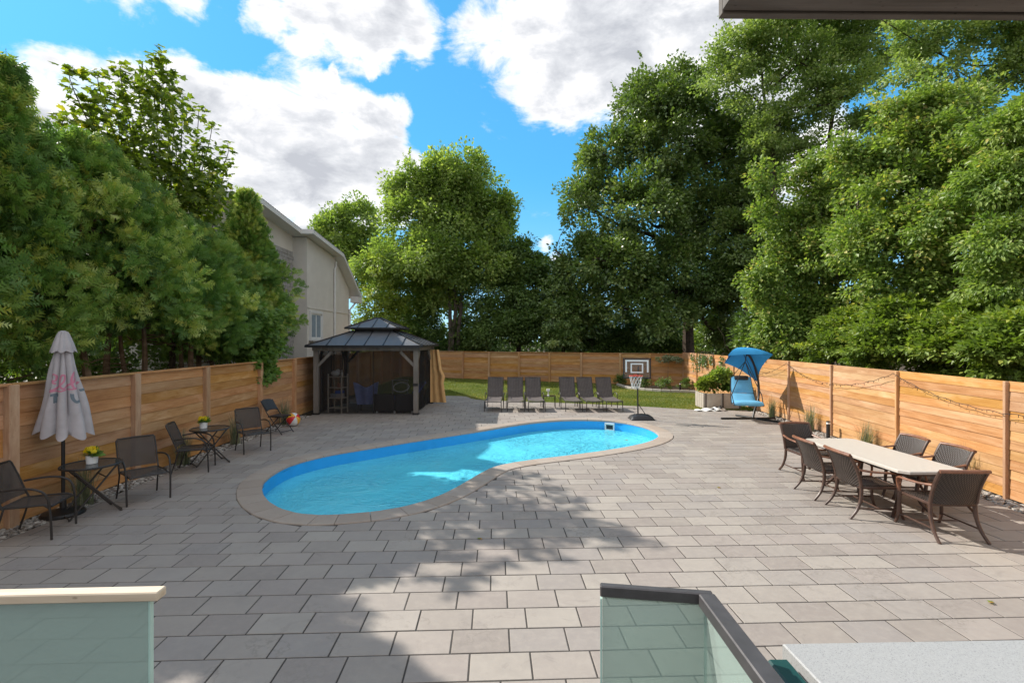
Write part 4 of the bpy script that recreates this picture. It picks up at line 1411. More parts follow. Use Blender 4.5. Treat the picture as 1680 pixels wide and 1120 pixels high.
# ------------------------------------------------------------------ six sun loungers
def make_lounger(label, loc, rz):
    """the head end is at local +Y, the foot end at -Y"""
    t = thing('sun_lounger', label, 'lounger', loc, rz, 'sun loungers in a row at the edge of the lawn')
    ang = R(66)
    g = [[(x, y, .36 + .02 * (abs(x) / .26) ** 2 - .015 * math.sin((y + .62) / 1.2 * 2 * PI)) for y in np.linspace(-.62, .48, 12)] for x in np.linspace(-.27, .27, 5)]
    MB().sheet(np.array(g), .012).build('seat', M['lounger_sling'], t)
    def bk(v): return .48 + math.cos(ang) * .80 * v + .03 * math.sin(v * PI), .37 + math.sin(ang) * .80 * v - (.02 * v ** 6)
    g = [[(x, bk(v)[0] + .02 * (1 - (x / .27) ** 2), bk(v)[1]) for v in np.linspace(0, 1, 9)] for x in np.linspace(-.27, .27, 5)]
    MB().sheet(np.array(g), .012).build('backrest', M['lounger_sling'], t)
    mb = MB()
    for k in range(9):
        x = -.24 + k * .06
        mb.tube([(x, bk(v)[0] + .02 * (1 - (x / .27) ** 2) - .0075, bk(v)[1]) for v in np.linspace(.02, .98, 6)], .0035, 4, cap=False)
    mb.build('sling_rib', M['black_metal'], t)
    for s in (-1, 1):
        MB().tube([(s * .285, -.66, .33), (s * .285, -.6, .36), (s * .285, .0, .345), (s * .285, .52, .36), (s * .285, .80, .30)], .014, 7).build('side_rail', M['bronze_metal'], t)
        MB().tube([(s * .285, bk(v)[0] + .01, bk(v)[1]) for v in np.linspace(0, 1, 6)], .013, 7).build('back_rail', M['bronze_metal'], t)
        MB().tube([(s * .285, -.58, .35), (s * .295, -.63, 0)], .014, 7).build('leg', M['bronze_metal'], t)
        MB().tube([(s * .285, .60, .34), (s * .295, .68, 0)], .014, 7).build('leg', M['bronze_metal'], t)
        MB().tube(catmull([(s * .33, .08, .02), (s * .335, .10, .35), (s * .335, .15, .52), (s * .335, .30, .56), (s * .335, .48, .55), (s * .33, .60, .45)], 3), .013, 7).build('armrest', M['bronze_metal'], t)
    MB().tube([(-.285, -.65, .335), (.285, -.65, .335)], .014, 7).build('crossbar', M['bronze_metal'], t)
    MB().tube([(-.285, bk(1)[0] + .01, bk(1)[1]), (.285, bk(1)[0] + .01, bk(1)[1])], .013, 7).build('crossbar', M['bronze_metal'], t)
    return t
order_words = ['leftmost of the three loungers on the gazebo side of the row', 'middle lounger of the three on the gazebo side of the row', 'innermost lounger of the left three, beside the little white side table',
               'innermost lounger of the right three, beside the little white side table', 'middle lounger of the three on the hoop side of the row', 'rightmost lounger of the row, closest to the basketball hoop']
lg = None
for (px, rz), wds in zip(((810.5, 2.2), (846, -.8), (878, -3.4), (937, -4.2), (969, -6.8), (1001, -5.9)), order_words):
    x = (px - CX) / FPX * 17.35
    if lg is None: lg = make_lounger('dark sling ' + wds, (x, 17.5, 0), R(rz * -1))
    else: dup(lg, 'dark sling ' + wds, (x, 17.5, 0), R(-rz))
st = thing('side_table', 'small glass side table in the gap between the loungers', 'table', (1.36, 17.9, 0))
MB().box((0, 0, .43), (.48, .42, .012), None, .003).build('table_top', M['table_glass'], st)
for sx in (-1, 1):
    for sy in (-1, 1): MB().tube([(sx * .22, sy * .19, 0), (sx * .21, sy * .18, .424)], .011, 6).build('leg', M['bronze_metal'], st)
mb = MB(); mb.lathe([(.045, 0), (.05, .012), (.016, .03), (.014, .13), (.06, .17), (.065, .25), (.058, .25), (.05, .18)], 14)
o = mb.build('goblet', M['white_ceramic']); o.location = (1.33, 17.9, .437); tag(o, 'small white goblet on the side table between the loungers', 'goblet')

# ------------------------------------------------------------------ poolside basketball hoop
hx, hy = 3.98, 15.25
hp = thing('basketball_hoop', 'portable basketball hoop with a smoked backboard by the pool', 'basketball hoop', (hx, hy, 0), 0)
mb = MB()
g = []
for u in np.linspace(-1, 1, 17):
    row = []
    for v in np.linspace(-1, 1, 11):
        e = max(0, 1 - abs(u) ** 3.0) * max(0, 1 - abs(v) ** 3.0)
        row.append((.06 + u * .36, v * .26, .012 + .15 * e ** .55 + .008 * math.sin(u * 22) * e))
    g.append(row)
mb.sheet(np.array(g), .02)
mb.build('base', M['black_plastic'], hp)
for x in (-.22, .30): MB().lathe([(.045, -.025), (.045, .025)], 12).build('wheel', M['black_plastic'], hp)
for w_ in [c for c in hp.children if c.name.startswith('wheel')]: w_.rotation_euler = (0, R(90), 0)
ws = [c for c in hp.children if c.name.startswith('wheel')]; ws[0].location = (-.2, .28, .046); ws[1].location = (.32, .28, .046)
MB().tube([(-.04, 0, .1), (-.05, 0, .8), (-.05, 0, 1.38)], .022, 10).build('pole', M['black_metal'], hp)
MB().tube([(-.05, .0, .50), (.22, .08, .14)], .012, 7).build('brace', M['black_metal'], hp)
BN = Vector((-.22, -.97, 0)).normalized(); BT = Vector((-BN.y, BN.x, 0)); BC_ = Vector((-.10, -.10, 1.60))
RB = Matrix((BT, -BN, Vector((0, 0, 1)))).transposed()
def bb_(dx, dz, off=0.0): return BC_ + BT * dx + Vector((0, 0, dz)) + BN * off
bw, bh = .80, .60
mb = MB(); mb.box(bb_(0, 0), (bw, .02, bh), RB, .004); board = mb.build('backboard', M['board_clear'], hp, smooth=False)
mb = MB()
for dx, dz, w_, h_ in ((0, bh / 2, bw + .05, .035), (0, -bh / 2, bw + .05, .035), (-bw / 2, 0, .035, bh - .04), (bw / 2, 0, .035, bh - .04)): mb.box(bb_(dx, dz), (w_, .04, h_), RB, .004)
mb.build('backboard_frame', M['black_metal'], board, smooth=False)
mb = MB()
for dx, dz, w_, h_ in ((0, .235, .70, .05), (-.325, .045, .05, .33), (.325, .045, .05, .33), (0, .135, .38, .04), (0, -.125, .38, .04), (-.17, .005, .04, .22), (.17, .005, .04, .22)): mb.box(bb_(dx, dz, .012), (w_, .003, h_), RB)
mb.build('board_marking', M['white_paint'], board, smooth=False)
mb = MB(); mb.bar(Vector((-.05, 0, 1.30)), bb_(0, -.2, -.03), .05, .05); mb.bar(Vector((-.05, 0, 1.36)), bb_(.05, .05, -.03), .04, .04); mb.build('bracket', M['black_metal'], hp, smooth=False)
rc = bb_(-.04, -.215, .27)
MB().tube([rc + Vector((.20 * math.cos(a), .20 * math.sin(a), 0)) for a in np.linspace(0, 2 * PI, 26, endpoint=False)], .010, 7, closed=True).build('rim', M['rim_red'], hp)
MB().bar(bb_(-.04, -.215, .01), bb_(-.04, -.215, .08), .12, .05).build('rim_bracket', M['rim_red'], hp, smooth=False)
mb = MB()
def net_pt(a, f): rr = .20 * (1 - .45 * f ** .8); return rc + Vector((rr * math.cos(a), rr * math.sin(a), -.38 * f))
for k in range(10):
    for sg in (-1, 1): mb.tube([net_pt(2 * PI * k / 10 + sg * f * 1.25, f) for f in np.linspace(0, 1, 8)], .0055, 4, cap=False)
mb.build('net', M['net'], hp)

# ------------------------------------------------------------------ hanging chaise swing with its canopy
SXX, SYY = 7.45, 15.35
sw = thing('swing_chair', 'blue cushioned hanging swing chair under a tilted blue canopy', 'swing chair', (SXX, SYY, 0), 0)
for a, b, nm in (((-.92, -.12, .03), (.80, -.05, .03), 'foot_bar'), ((-.15, .55, .03), (.55, -.75, .03), 'foot_bar')):
    MB().tube([a, b], .03, 8).build(nm, M['black_metal'], sw)
arc = catmull([(.12, -.04, .04), (.20, .05, .22), (.46, .30, .62), (.50, .38, 1.1), (.34, .30, 1.62), (.12, .14, 1.93), (-.05, .02, 2.02)], 6)
MB().tube(arc, .034, 10).build('arc_post', M['black_metal'], sw)
hook = Vector((-.12, -.02, 1.80))
MB().tube([(-.06, .02, 2.01), hook], .014, 6).build('hanger', M['black_metal'], sw)
def seat_c(v):
    """profile of the chaise from the front edge (0) to the top of the back (1)"""
    P = catmull([(0, -.62, .50), (0, -.56, .56), (0, -.30, .52), (0, -.02, .46), (0, .22, .62), (0, .42, .95), (0, .56, 1.28)], 8)
    k = v * (len(P) - 1); i = min(int(k), len(P) - 2)
    return P[i] + (P[i + 1] - P[i]) * (k - i)
SR = Matrix.Rotation(R(-14), 3, 'Z')
def sp(x, v, up=0.0):
    p = seat_c(v); q = seat_c(min(1, v + .02)) - seat_c(max(0, v - .02)); q /= np.linalg.norm(q)
    return SR @ Vector((x, p[1] - q[2] * up, p[2] + q[1] * up)) + Vector((-.16, -.05, 0))
def halfw(v): return .40 - .13 * v ** 1.5
for k, (a, b) in enumerate(((0, .24), (.25, .49), (.50, .74), (.75, .99))):
    g = [[sp(u * halfw(a + (b - a) * q), a + (b - a) * q, .025 + .045 * (max(0, 1 - abs(2 * q - 1) ** 4) * max(0, 1 - abs(u) ** 4))) for q in np.linspace(0, 1, 9)] for u in np.linspace(-1, 1, 13)]
    MB().sheet(np.array([[tuple(p) for p in r] for r in g]), .045).build('cushion', M['blue_cushion'], sw)
g = [[sp(u * .2, .93 + .07 * q, .09 + .05 * max(0, 1 - abs(2 * q - 1) ** 3) * max(0, 1 - abs(u) ** 3)) for q in np.linspace(0, 1, 6)] for u in np.linspace(-1, 1, 9)]
MB().sheet(np.array([[tuple(p) for p in r] for r in g]), .03).build('headrest', M['black_plastic'], sw)
for s in (-1, 1):
    MB().tube([sp(s * (halfw(v) + .02), v) for v in np.linspace(0, 1, 18)], .016, 7).build('seat_rail', M['black_metal'], sw)
    MB().tube([sp(s * (halfw(.18) + .02), .18), sp(s * (halfw(.18) + .03), .18) + Vector((0, .1, .25)), hook], .013, 6).build('hanging_bar', M['black_metal'], sw)
    MB().tube([sp(s * (halfw(.97) + .02), .97), hook], .010, 6).build('hanging_bar', M['black_metal'], sw)
MB().tube([sp(-.42, .02), sp(.42, .02)], .016, 7).build('crossbar', M['black_metal'], sw)
apex = Vector((-.22, .10, 2.24))
ring = [Vector(p) for p in ((-.76, -.25, 1.99), (.60, -.32, 2.03), (.56, .62, 1.12), (-.42, .78, 1.72))]
mb = MB(); g = []
nr = len(ring)
for i in range(nr * 10 + 1):
    a, b = ring[(i // 10) % nr], ring[(i // 10 + 1) % nr]; t_ = (i % 10) / 10
    e = a.lerp(b, t_) ; e = e + (apex - e) * (.10 * 4 * t_ * (1 - t_))
    col = []
    for q in np.linspace(.0, 1, 7):
        p = apex.lerp(e, q); bulge = .12 * 4 * q * (1 - q) * .6
        col.append(tuple(p + Vector((-.2, -.1, 1)).normalized() * bulge))
    g.append(col)
mb.sheet(np.array(g), .004)
mb.build('canopy', M['blue_canopy'], sw, angle=60)
for k in range(nr): MB().tube([apex + Vector((0, 0, -.02)), apex.lerp(ring[k], .5) + Vector((-.2, -.1, 1)).normalized() * .05, ring[k] + Vector((0, 0, -.01))], .008, 5).build('canopy_rib', M['black_metal'], sw)

# ------------------------------------------------------------------ planter box, pool float, garden bed
pb = thing('planter_box', 'slatted pale planter box full of leafy plants by the right fence', 'planter', (7.55, 17.95, 0))
for k in range(4): MB().box((-.62 + .0, -.30 + k * .2 + .03, .28), (.05, .185, .54), None, .006).build('panel', M['planter'], pb, smooth=False)
for x, w_ in ((-.28, .56), (.32, .60)): MB().box((x, -.42, .28), (w_, .05, .54), None, .006).build('panel', M['planter'], pb, smooth=False)
for x in (-.60, .02, .63): MB().box((x, -.44, .285), (.06, .07, .57), None, .006).build('corner_post', M['planter_dark'], pb, smooth=False)
MB().box((0, .02, .24), (1.2, .8, .46)).build('soil_fill', M['soil'], pb, smooth=False)
fl = thing('pool_float', 'deflated white pool float with black patches in front of the planter', 'pool float', (6.95, 17.12, 0), R(8))
MB().sheet(np.array([[((u - .5) * 1.1, (v - .5) * .40 * (1 - .5 * (2 * u - 1) ** 4), .02 + .13 * (math.sin(PI * v) ** .6) * (.25 + .75 * u ** 1.5) * (1 - (2 * u - 1) ** 6) + .02 * math.sin(u * 20)) for v in np.linspace(0, 1, 9)] for u in np.linspace(0, 1, 22)]), .01).build('body', M['ball_white'], fl)
for k, (x, y, z, r_) in enumerate(((.05, -.10, .095, .05), (.22, -.06, .14, .05), (.36, -.10, .125, .06), (-.12, -.06, .085, .04), (.40, .02, .165, .045))):
    MB().ball((x, y, z - .01), r_, 8, 6, (1.2, .9, .5)).build('black_patch', M['black_plastic'], fl)

bed_edge = catmull([ground(1013, 632), ground(1030, 637), ground(1060, 640.5), ground(1095, 643), ground(1130, 644), (8.95, 22.6)], 8)
bed_poly = [tuple(p) for p in bed_edge] + [(right_x(24), 24), (9.1, 25.8), (7.5, BACK(7.5) - .12), (5.8, BACK(5.8) - .12)]
fill('garden_bed', [bed_poly], -.004, M['mulch'], **S)
bed_stones = thing('bed_edging', 'curved pale stone edging of the garden bed at the back right corner', 'edging', (*bed_edge[0], 0))
bl_ = np.r_[0, np.cumsum(np.linalg.norm(np.diff(bed_edge, axis=0), axis=1))]
for s0 in np.arange(0, bl_[-1] - .3, .42):
    a = np.array([np.interp(s0 + q, bl_, bed_edge[:, i]) for q in (0, .405) for i in (0, 1)])
    d = (a[2] - a[0], a[3] - a[1]); an = math.atan2(d[1], d[0])
    o = MB().box((0, 0, .05), (.405, .12, .13), None, .015).build('stone', M['stone_edge'], bed_stones, smooth=False)
    o.location = ((a[0] + a[2]) / 2 - bed_edge[0][0], (a[1] + a[3]) / 2 - bed_edge[0][1], 0); o.rotation_euler = (rs.normal(0, .02), 0, an)


def bollard(label, x, y, h=.42):
    t = thing('path_light', label, 'garden light', (x, y, -.03), 0)
    MB().lathe([(.045, 0), (.045, h - .08)], 12).build('post', M['black_metal'], t)
    MB().lathe([(.043, h - .08), (.043, h - .03)], 12).build('diffuser', M['white_ceramic'], t)
    MB().lathe([(.05, h - .03), (.05, h - .008), (.03, h)], 12).build('cap', M['black_metal'], t)
    return t
x_, y_ = ground(1382, 722)
bollard('small black path light against the right fence beyond the dining table', right_x(y_ + .3) - .25, y_ + .3, .46)
bollard('small black path light in the garden bed between two shrubs', *ground(1116, 640), .4)

# ------------------------------------------------------------------ dining set on the right
def make_dining_chair(label, loc, rz):
    t = thing('dining_chair', label, 'chair', loc, rz, 'wicker dining chairs round the long table')
    MB().sheet(np.array([[(x, y, .43 + .015 * (x / .25) ** 2 - (.02 if y > .2 else 0)) for y in np.linspace(-.24, .27, 8)] for x in np.linspace(-.255, .255, 7)]), .035).build('seat', M['wicker'], t)
    def back(v): return -.25 - .05 * v - .10 * v * v, .44 + .43 * v
    g = [[(x, back(v)[0] - .045 * (1 - (x / .26) ** 2), back(v)[1]) for v in np.linspace(0, .985, 10)] for x in np.linspace(-.26, .26, 9)]
    MB().sheet(np.array(g), .022).build('backrest', M['wicker'], t)
    y1, z1 = back(1.02)
    MB().tube([(x, y1 - .045 * (1 - (x / .28) ** 2) - .01, z1 + .01 - .01 * (x / .28) ** 2) for x in np.linspace(-.295, .295, 11)], .024, 8).build('top_rail', M['wood_arm'], t)
    for s in (-1, 1):
        MB().tube([(s * .28, back(v)[0], back(v)[1]) for v in np.linspace(0, 1, 7)], [.021] * 4 + [.023] * 3, 8).build('back_post', M['brown_frame'], t)
        MB().tube(catmull([(s * .27, -.24, .45), (s * .275, -.25, .28), (s * .285, -.31, .12), (s * .295, -.41, 0)], 4), [.024] * 5 + [.021] * 4 + [.019] * 4, 8).build('rear_leg', M['brown_frame'], t)
        MB().tube(catmull([(s * .275, .24, .45), (s * .28, .26, .28), (s * .285, .27, .12), (s * .29, .31, 0)], 4), [.023] * 5 + [.020] * 4 + [.018] * 4, 8).build('front_leg', M['brown_frame'], t)
        MB().tube(catmull([(s * .28, -.29, .68), (s * .305, -.12, .655), (s * .315, .08, .645), (s * .31, .22, .635), (s * .29, .27, .58), (s * .28, .25, .45)], 4), .021, 8, flat=.75).build('arm', M['wood_arm'], t)
        MB().tube([(s * .28, -.30, .14), (s * .282, .27, .14)], .011, 6).build('stretcher', M['brown_frame'], t)
    MB().tube([(-.28, 0, .14), (.28, 0, .14)], .011, 6).build('stretcher', M['brown_frame'], t)
    MB().tube([(-.265, .26, .425), (-.265, -.25, .425), (.265, -.25, .425), (.265, .26, .425)], .02, 7, closed=True).build('seat_frame', M['brown_frame'], t)
    return t
DC = [('wicker dining chair at the near end of the table, its back to the camera', (5.50, 6.32), (.03, 1)),
      ('wicker dining chair on the pool side of the table, nearer to the camera', (5.10, 7.02), (1, -.05)),
      ('wicker dining chair on the pool side of the table, farther from the camera', (5.08, 7.80), (1, -.04)),
      ('wicker dining chair on the fence side of the table, nearer to the camera', (6.22, 7.28), (-1, .05)),
      ('wicker dining chair on the fence side of the table, farther from the camera', (6.20, 8.02), (-1, .03)),
      ('wicker dining chair at the far end of the table, facing the camera', (5.42, 8.92), (.05, -1))]
dc0 = None
for lab, (x, y), (fx, fy) in DC:
    if dc0 is None: dc0 = make_dining_chair(lab, (x, y, 0), face_rz(fx, fy))
    else: dup(dc0, lab, (x, y, 0), face_rz(fx, fy))
dt = thing('dining_table', 'long cream stone dining table with six wicker chairs round it', 'table', (5.60, 7.55, 0), R(1.0))
hw, hl_, cx_ = .45, 1.10, .09
def octo(i): return [(-hw + i, -hl_ + cx_), (-hw + cx_, -hl_ + i), (hw - cx_, -hl_ + i), (hw - i, -hl_ + cx_), (hw - i, hl_ - cx_), (hw - cx_, hl_ - i), (-hw + cx_, hl_ - i), (-hw + i, hl_ - cx_)]
mb = MB(); slab(mb, octo(0), .695, .735, .008); mb.build('table_top', M['table_top'], dt, smooth=False)
mb = MB(); slab(mb, octo(.12), .64, .694, .004); mb.build('apron', M['brown_frame'], dt, smooth=False)
for sy in (-1, 1):
    for sx in (-1, 1):
        MB().tube(catmull([(sx * .22, sy * .62, .64), (sx * .16, sy * .62, .45), (sx * .15, sy * .64, .22), (sx * .30, sy * .74, 0)], 5), .026, 8).build('leg', M['brown_frame'], dt)
    MB().tube([(-.16, sy * .63, .3), (.16, sy * .63, .3)], .016, 7).build('stretcher', M['brown_frame'], dt)
MB().tube([(0, -.63, .3), (0, .63, .3)], .016, 7).build('stretcher', M['brown_frame'], dt)

# ------------------------------------------------------------------ string lights along the right fence
sl = thing('string_lights', 'dark string of fairy lights draped along the right fence', 'string lights', (0, 0, 0))
mb, nb_ = MB(), MB()
pins = [(19.2, 1.70), (15.0, 1.76), (10.1, 1.78), (5.2, 1.74), (2.8, 1.7)]
for (ya, za), (yb, zb) in zip(pins[:-1], pins[1:]):
    pts = []
    for f in np.linspace(0, 1, 40):
        y = ya + (yb - ya) * f
        pts.append((right_x(y) - .115, y, za + (zb - za) * f - .42 * 4 * f * (1 - f) * (1 if abs(ya - yb) > 3 else .5) + .012 * math.sin(f * 70)))
    mb.tube(pts, .0055, 5)
    for p in pts[1:-1]:
        for q in range(1):
            dx, dy = rs.normal(0, .012), rs.uniform(-.06, .06)
            nb_.tube([(p[0] + dx - .01, p[1] + dy, p[2]), (p[0] + dx - .012, p[1] + dy, p[2] - rs.uniform(.02, .05))], [.004, .006], 4)
mb.build('cable', M['black_plastic'], sl)
nb_.build('bulb', M['black_plastic'], sl, kind='stuff')

# ------------------------------------------------------------------ terrace the photograph is taken from: railings, counter, roof beam
mb = MB(); mb.box((0, -.83, .67), (9.0, 4.4, .16)); mb.build('terrace', M['joint'], **S)
lr = thing('glass_railing', 'glass railing panel at the lower left under a beige timber cap', 'railing', (-1.0, 1.28, .75))
mb = MB(); mb.bar((-.75, -.022, 1.05), (.073, .012, 1.05), .038, .024, bev=.003); mb.build('cap_rail', M['rail_wood'], lr, smooth=False)
mb = MB(); mb.bar((-.75, -.020, .515), (.040, .012, .515), .012, 1.04); lp_ = mb.build('glass_panel', M['rail_glass'], lr, smooth=False)
mb = MB(); mb.box((.0435, .0122, .515), (.005, .0125, 1.036)); mb.build('polished_edge', M['glass_edge'], lp_, smooth=False)
rr = thing('glass_railing', 'glass railing at the lower right under a dark metal cap that turns a corner', 'railing', (.24, 1.30, .75))
mb = MB()
a, b, c = Vector((-.003, .012, 1.05)), Vector((.262, -.028, 1.05)), Vector((.262, -1.15, 1.05))
mb.bar(a, b + Vector((.02, -.003, 0)), .022, .03, bev=.003); mb.bar(b + Vector((0, -.014, .001)), c, .042, .034, bev=.003)
mb.build('cap_rail', M['rail_metal'], rr, smooth=False)
mb = MB(); mb.bar(a + Vector((.006, -.002, -.544)), b + Vector((.004, -.002, -.544)), .012, 1.05); lp_ = mb.build('glass_panel', M['rail_glass'], rr, smooth=False)
mb = MB(); mb.box(a + Vector((.0025, -.002, -.544)), (.005, .0125, 1.046), math.atan2(-.04, .265)); mb.build('polished_edge', M['glass_edge'], lp_, smooth=False)
mb = MB(); mb.bar(b + Vector((0, -.012, -.544)), c + Vector((0, 0, -.544)), .012, 1.05); mb.build('glass_panel', M['rail_glass'], rr, smooth=False)
ct = thing('counter', 'white speckled stone counter top at the lower right corner', 'counter', (.72, 1.28, .75))
mb = MB(); slab(mb, [(.02, -.8), (1.3, -.8), (1.3, .035), (-.01, .0)], .885, .925, .003); mb.build('counter_top', M['counter'], ct, smooth=False)
mb = MB(); mb.box((.70, -.42, .44), (1.1, .7, .885), None, .003); mb.build('cabinet', M['white_paint'], ct, smooth=False)
bx = thing('plastic_bin', 'dark green plastic bin beside the white counter', 'bin', (.662, 1.16, .75))
mb = MB(); mb.box((.005, -.09, .445), (.05, .30, .89), None, .010); mb.build('body', M['green_plastic'], bx, smooth=False)
mb = MB(); mb.box((.005, -.09, .906), (.058, .32, .03), None, .008); mb.build('lid', M['green_plastic'], bx, smooth=False)
bmr = thing('roof_beam', 'grey timber beam end of the roof overhang at the top right', 'beam', (.94, 2.2, 3.965))
mb = MB(); mb.bar((0, .0, .075), (5, .045, .075), .04, .22, bev=.003); mb.build('fascia_board', M['beam_wood'], bmr, smooth=False)
mb = MB(); mb.bar((.0, -.11, .0), (5, -.065, .0), .175, .05, bev=.003); mb.build('soffit_board', M['beam_wood'], bmr, smooth=False)


# ------------------------------------------------------------------ vegetation
def sphere_dirs(rg, n):
    d = rg.normal(size=(n, 3)); return unit(d)


def crown_clumps(rg, lobes, num, lo=.55, rough=.12):
    """clump centres near the surface of the crown's lobes, with the outward direction of each"""
    L = np.array(lobes, float)
    wgt = (L[:, 3] * L[:, 4] + L[:, 4] * L[:, 5] + L[:, 3] * L[:, 5]); wgt /= wgt.sum()
    k = rg.choice(len(L), num, p=wgt)
    d = sphere_dirs(rg, num)
    d[:, 2] = np.where(d[:, 2] < -.55, -d[:, 2], d[:, 2])
    f = 1 - (1 - lo) * rg.random(num) ** 1.7
    f *= 1 + rg.normal(0, rough, num)
    return L[k, :3] + d * L[k, 3:6] * f[:, None], unit(d / L[k, 3:6]), k


def fill_clumps(rg, C, O, per, cr, flat=.6, up=.6, out=.55, rnd=.7, droop=.2, shell=2.2):
    n = len(C)
    K = np.repeat(np.arange(n), per)
    N = len(K)
    r = (cr if np.ndim(cr) else np.full(n, cr))[K]
    d = sphere_dirs(rg, N)
    P = C[K] + d * (r * rg.random(N) ** (1 / shell))[:, None] * np.array([1, 1, flat])
    nr = out * O[K] + np.array([0, 0, up]) + rnd * rg.normal(size=(N, 3)) * .6
    ax = .7 * O[K] + .6 * d + rg.normal(size=(N, 3)) * .45 + np.array([0, 0, -droop])
    return P, ax, nr, K


def tint_of(rg, K, n, spread=.28, base=.45):
    c = rg.normal(base, .15, n)[K]
    return np.clip(c + rg.normal(0, spread * .6, len(K)), 0, 1)


def wood_skeleton(rg, base, top, lobes, C, r0, limbs=None, twigs=140, lean=.3, multi=1, fork=.25):
    """tapered trunk(s), a limb into each lobe and twigs out to the leaf clumps"""
    mb = MB()
    base, top = V3(base), V3(top)
    tr = []
    for s in range(multi):
        off = rg.normal(0, lean, 3) * (0 if multi == 1 else 1); off[2] = 0
        pts = []
        for t in np.linspace(0, 1, 9):
            w_ = rg.normal(0, lean * .18, 3) * (t > 0) ; w_[2] = 0
            pts.append(base + (top - base) * t + off * (t ** .7) * 2 + off * .25 + w_)
        P = catmull(pts, 3)
        rad = [r0 / math.sqrt(multi) * (1.18 - .18 * min(1, 8 * t) - .86 * t) for t in np.linspace(0, 1, len(P))]
        rad[0] *= 1.25
        mb.tube(P, rad, 8, cap=False)
        tr.append((P, rad))
    nodes = [(p, r) for P, rad in tr for p, r in zip(P[6:], rad[6:])]
    for lb in lobes:
        c = V3(lb[:3])
        P, rad = tr[rg.integers(len(tr))]
        best = None
        for i in range(int(len(P) * fork), len(P)):
            d = c - P[i]; cost = np.linalg.norm(d) + abs(d[2] - .55 * np.linalg.norm(d[:2])) * .6
            if best is None or cost < best[0]: best = (cost, i)
        i = best[1]
        a = P[i]; d = c - a
        q = [a, a + d * .35 + np.array((0, 0, .10 * np.linalg.norm(d))) + rg.normal(0, .06, 3) * np.linalg.norm(d), a + d * .75 + rg.normal(0, .07, 3) * np.linalg.norm(d), c + d * .25]
        Q = catmull(q, 4)
        rr = [max(.012, rad[i] * .72 * (1 - .8 * t)) for t in np.linspace(0, 1, len(Q))]
        mb.tube(Q, rr, 6, cap=False)
        nodes += list(zip(Q[2:], rr[2:]))
    NP = np.array([p for p, r in nodes])
    for c in C[rg.permutation(len(C))[:twigs]]:
        d2 = ((NP - c) ** 2).sum(1) + 2.0 * np.maximum(0, NP[:, 2] - c[2]) ** 2
        i = d2.argmin(); a, r = nodes[i]
        d = c - a
        Q = [a, a + d * .5 + np.array((0, 0, .06)) * np.linalg.norm(d) + rg.normal(0, .07, 3) * np.linalg.norm(d), c]
        r_ = max(.008, min(r * .5, .05))
        mb.tube(Q, [r_, r_ * .7, r_ * .3], 4, cap=False)
    return mb


def broad_tree(name, label, cat, base, top, lobes, mat, bark, seed, clumps, per, cr, size, r0, group=None, lo=.55, flat=.6, twigs=140,
               multi=1, droop=.2, tmpl=None, rough=.12, lean=.3, up=.6, fork=.25, spread=.28, shell=2.2, base_tint=.45, sub=0, shoots=0, shoot_len=.7):
    rg = np.random.default_rng(seed)
    t = thing(name, label, cat, base, 0, group)
    b = V3(base)
    LL = [(l[0] - b[0], l[1] - b[1], l[2] - b[2], l[3], l[4], l[5]) for l in lobes]
    main = LL
    if sub:         # break each lobe up into smaller, unevenly placed ones
        LL = []
        for l in main:
            q = rg.uniform(.70, .90)
            LL.append((l[0], l[1], l[2], l[3] * q, l[4] * q, l[5] * q))
            for _ in range(sub):
                d = sphere_dirs(rg, 1)[0]; f = rg.uniform(.30, .58); g = rg.uniform(.62, .98)
                LL.append((l[0] + d[0] * l[3] * g, l[1] + d[1] * l[4] * g, l[2] + d[2] * l[5] * g, l[3] * f, l[4] * f, l[5] * f * rg.uniform(.7, 1.2)))
    C, O, k = crown_clumps(rg, LL, clumps, lo, rough)
    crr = cr * rg.uniform(.6, 1.35, len(C))
    P, A, N_, K = fill_clumps(rg, C, O, per, crr, flat, up, .55, .7, droop, shell)
    S_ = size * rg.uniform(.6, 1.3, len(P))
    tn = tint_of(rg, K, len(C), spread, base_tint)
    if shoots:      # leafy shoots that stand out from the crown's outline
        zc = np.percentile(C[:, 2], 35)
        cand = np.flatnonzero((C[:, 2] > zc) & (O[:, 2] > -.1))
        for i in rg.choice(cand, min(shoots, len(cand)), replace=False):
            d = unit(O[i] * .55 + np.array((0, 0, .75)) + rg.normal(0, .22, 3)); L_ = shoot_len * rg.uniform(.6, 1.5); m = int(26 * L_ / shoot_len)
            q = rg.random(m)
            bend = np.cross(d, rg.normal(size=3)) * .18
            p = C[i] + d * (q * L_)[:, None] + bend * (q ** 2 * L_)[:, None] + rg.normal(0, .05 * shoot_len, (m, 3)) * (1.3 - q)[:, None]
            P = np.vstack([P, p]); A = np.vstack([A, d * .5 + rg.normal(0, .8, (m, 3)) + np.array((0, 0, -droop))]); N_ = np.vstack([N_, rg.normal(0, .5, (m, 3)) + np.array((0, 0, .8))])
            S_ = np.r_[S_, size * rg.uniform(.6, 1.1, m)]; tn = np.r_[tn, np.clip(rg.normal(base_tint + .12, spread * .6, m), 0, 1)]
    leaves('crown', P, A, N_, S_, tmpl or T_DIAMOND, tn, mat, t)
    wood_skeleton(rg, (0, 0, -.1), V3(top) - b, main, C, r0, twigs=twigs, multi=multi, lean=lean, fork=fork).build('trunk', bark, t)
    return t


def at(px, py, y):
    """the point at distance y seen at pixel (px, py)"""
    return ((px - CX) / FPX * y, y, CAM_H + (CY - py) / FPX * y)


def lobes_at(y, spec):
    """crown lobes from what they cover in the photograph: (px, py, radius px, height radius px, nearer/farther m)"""
    out = []
    for px, py, rx, rz, dy in spec:
        x, yy, z = at(px, py, y + dy)
        s = (y + dy) / FPX
        out.append((x, yy, z, rx * s, rx * s * .95, rz * s))
    return out


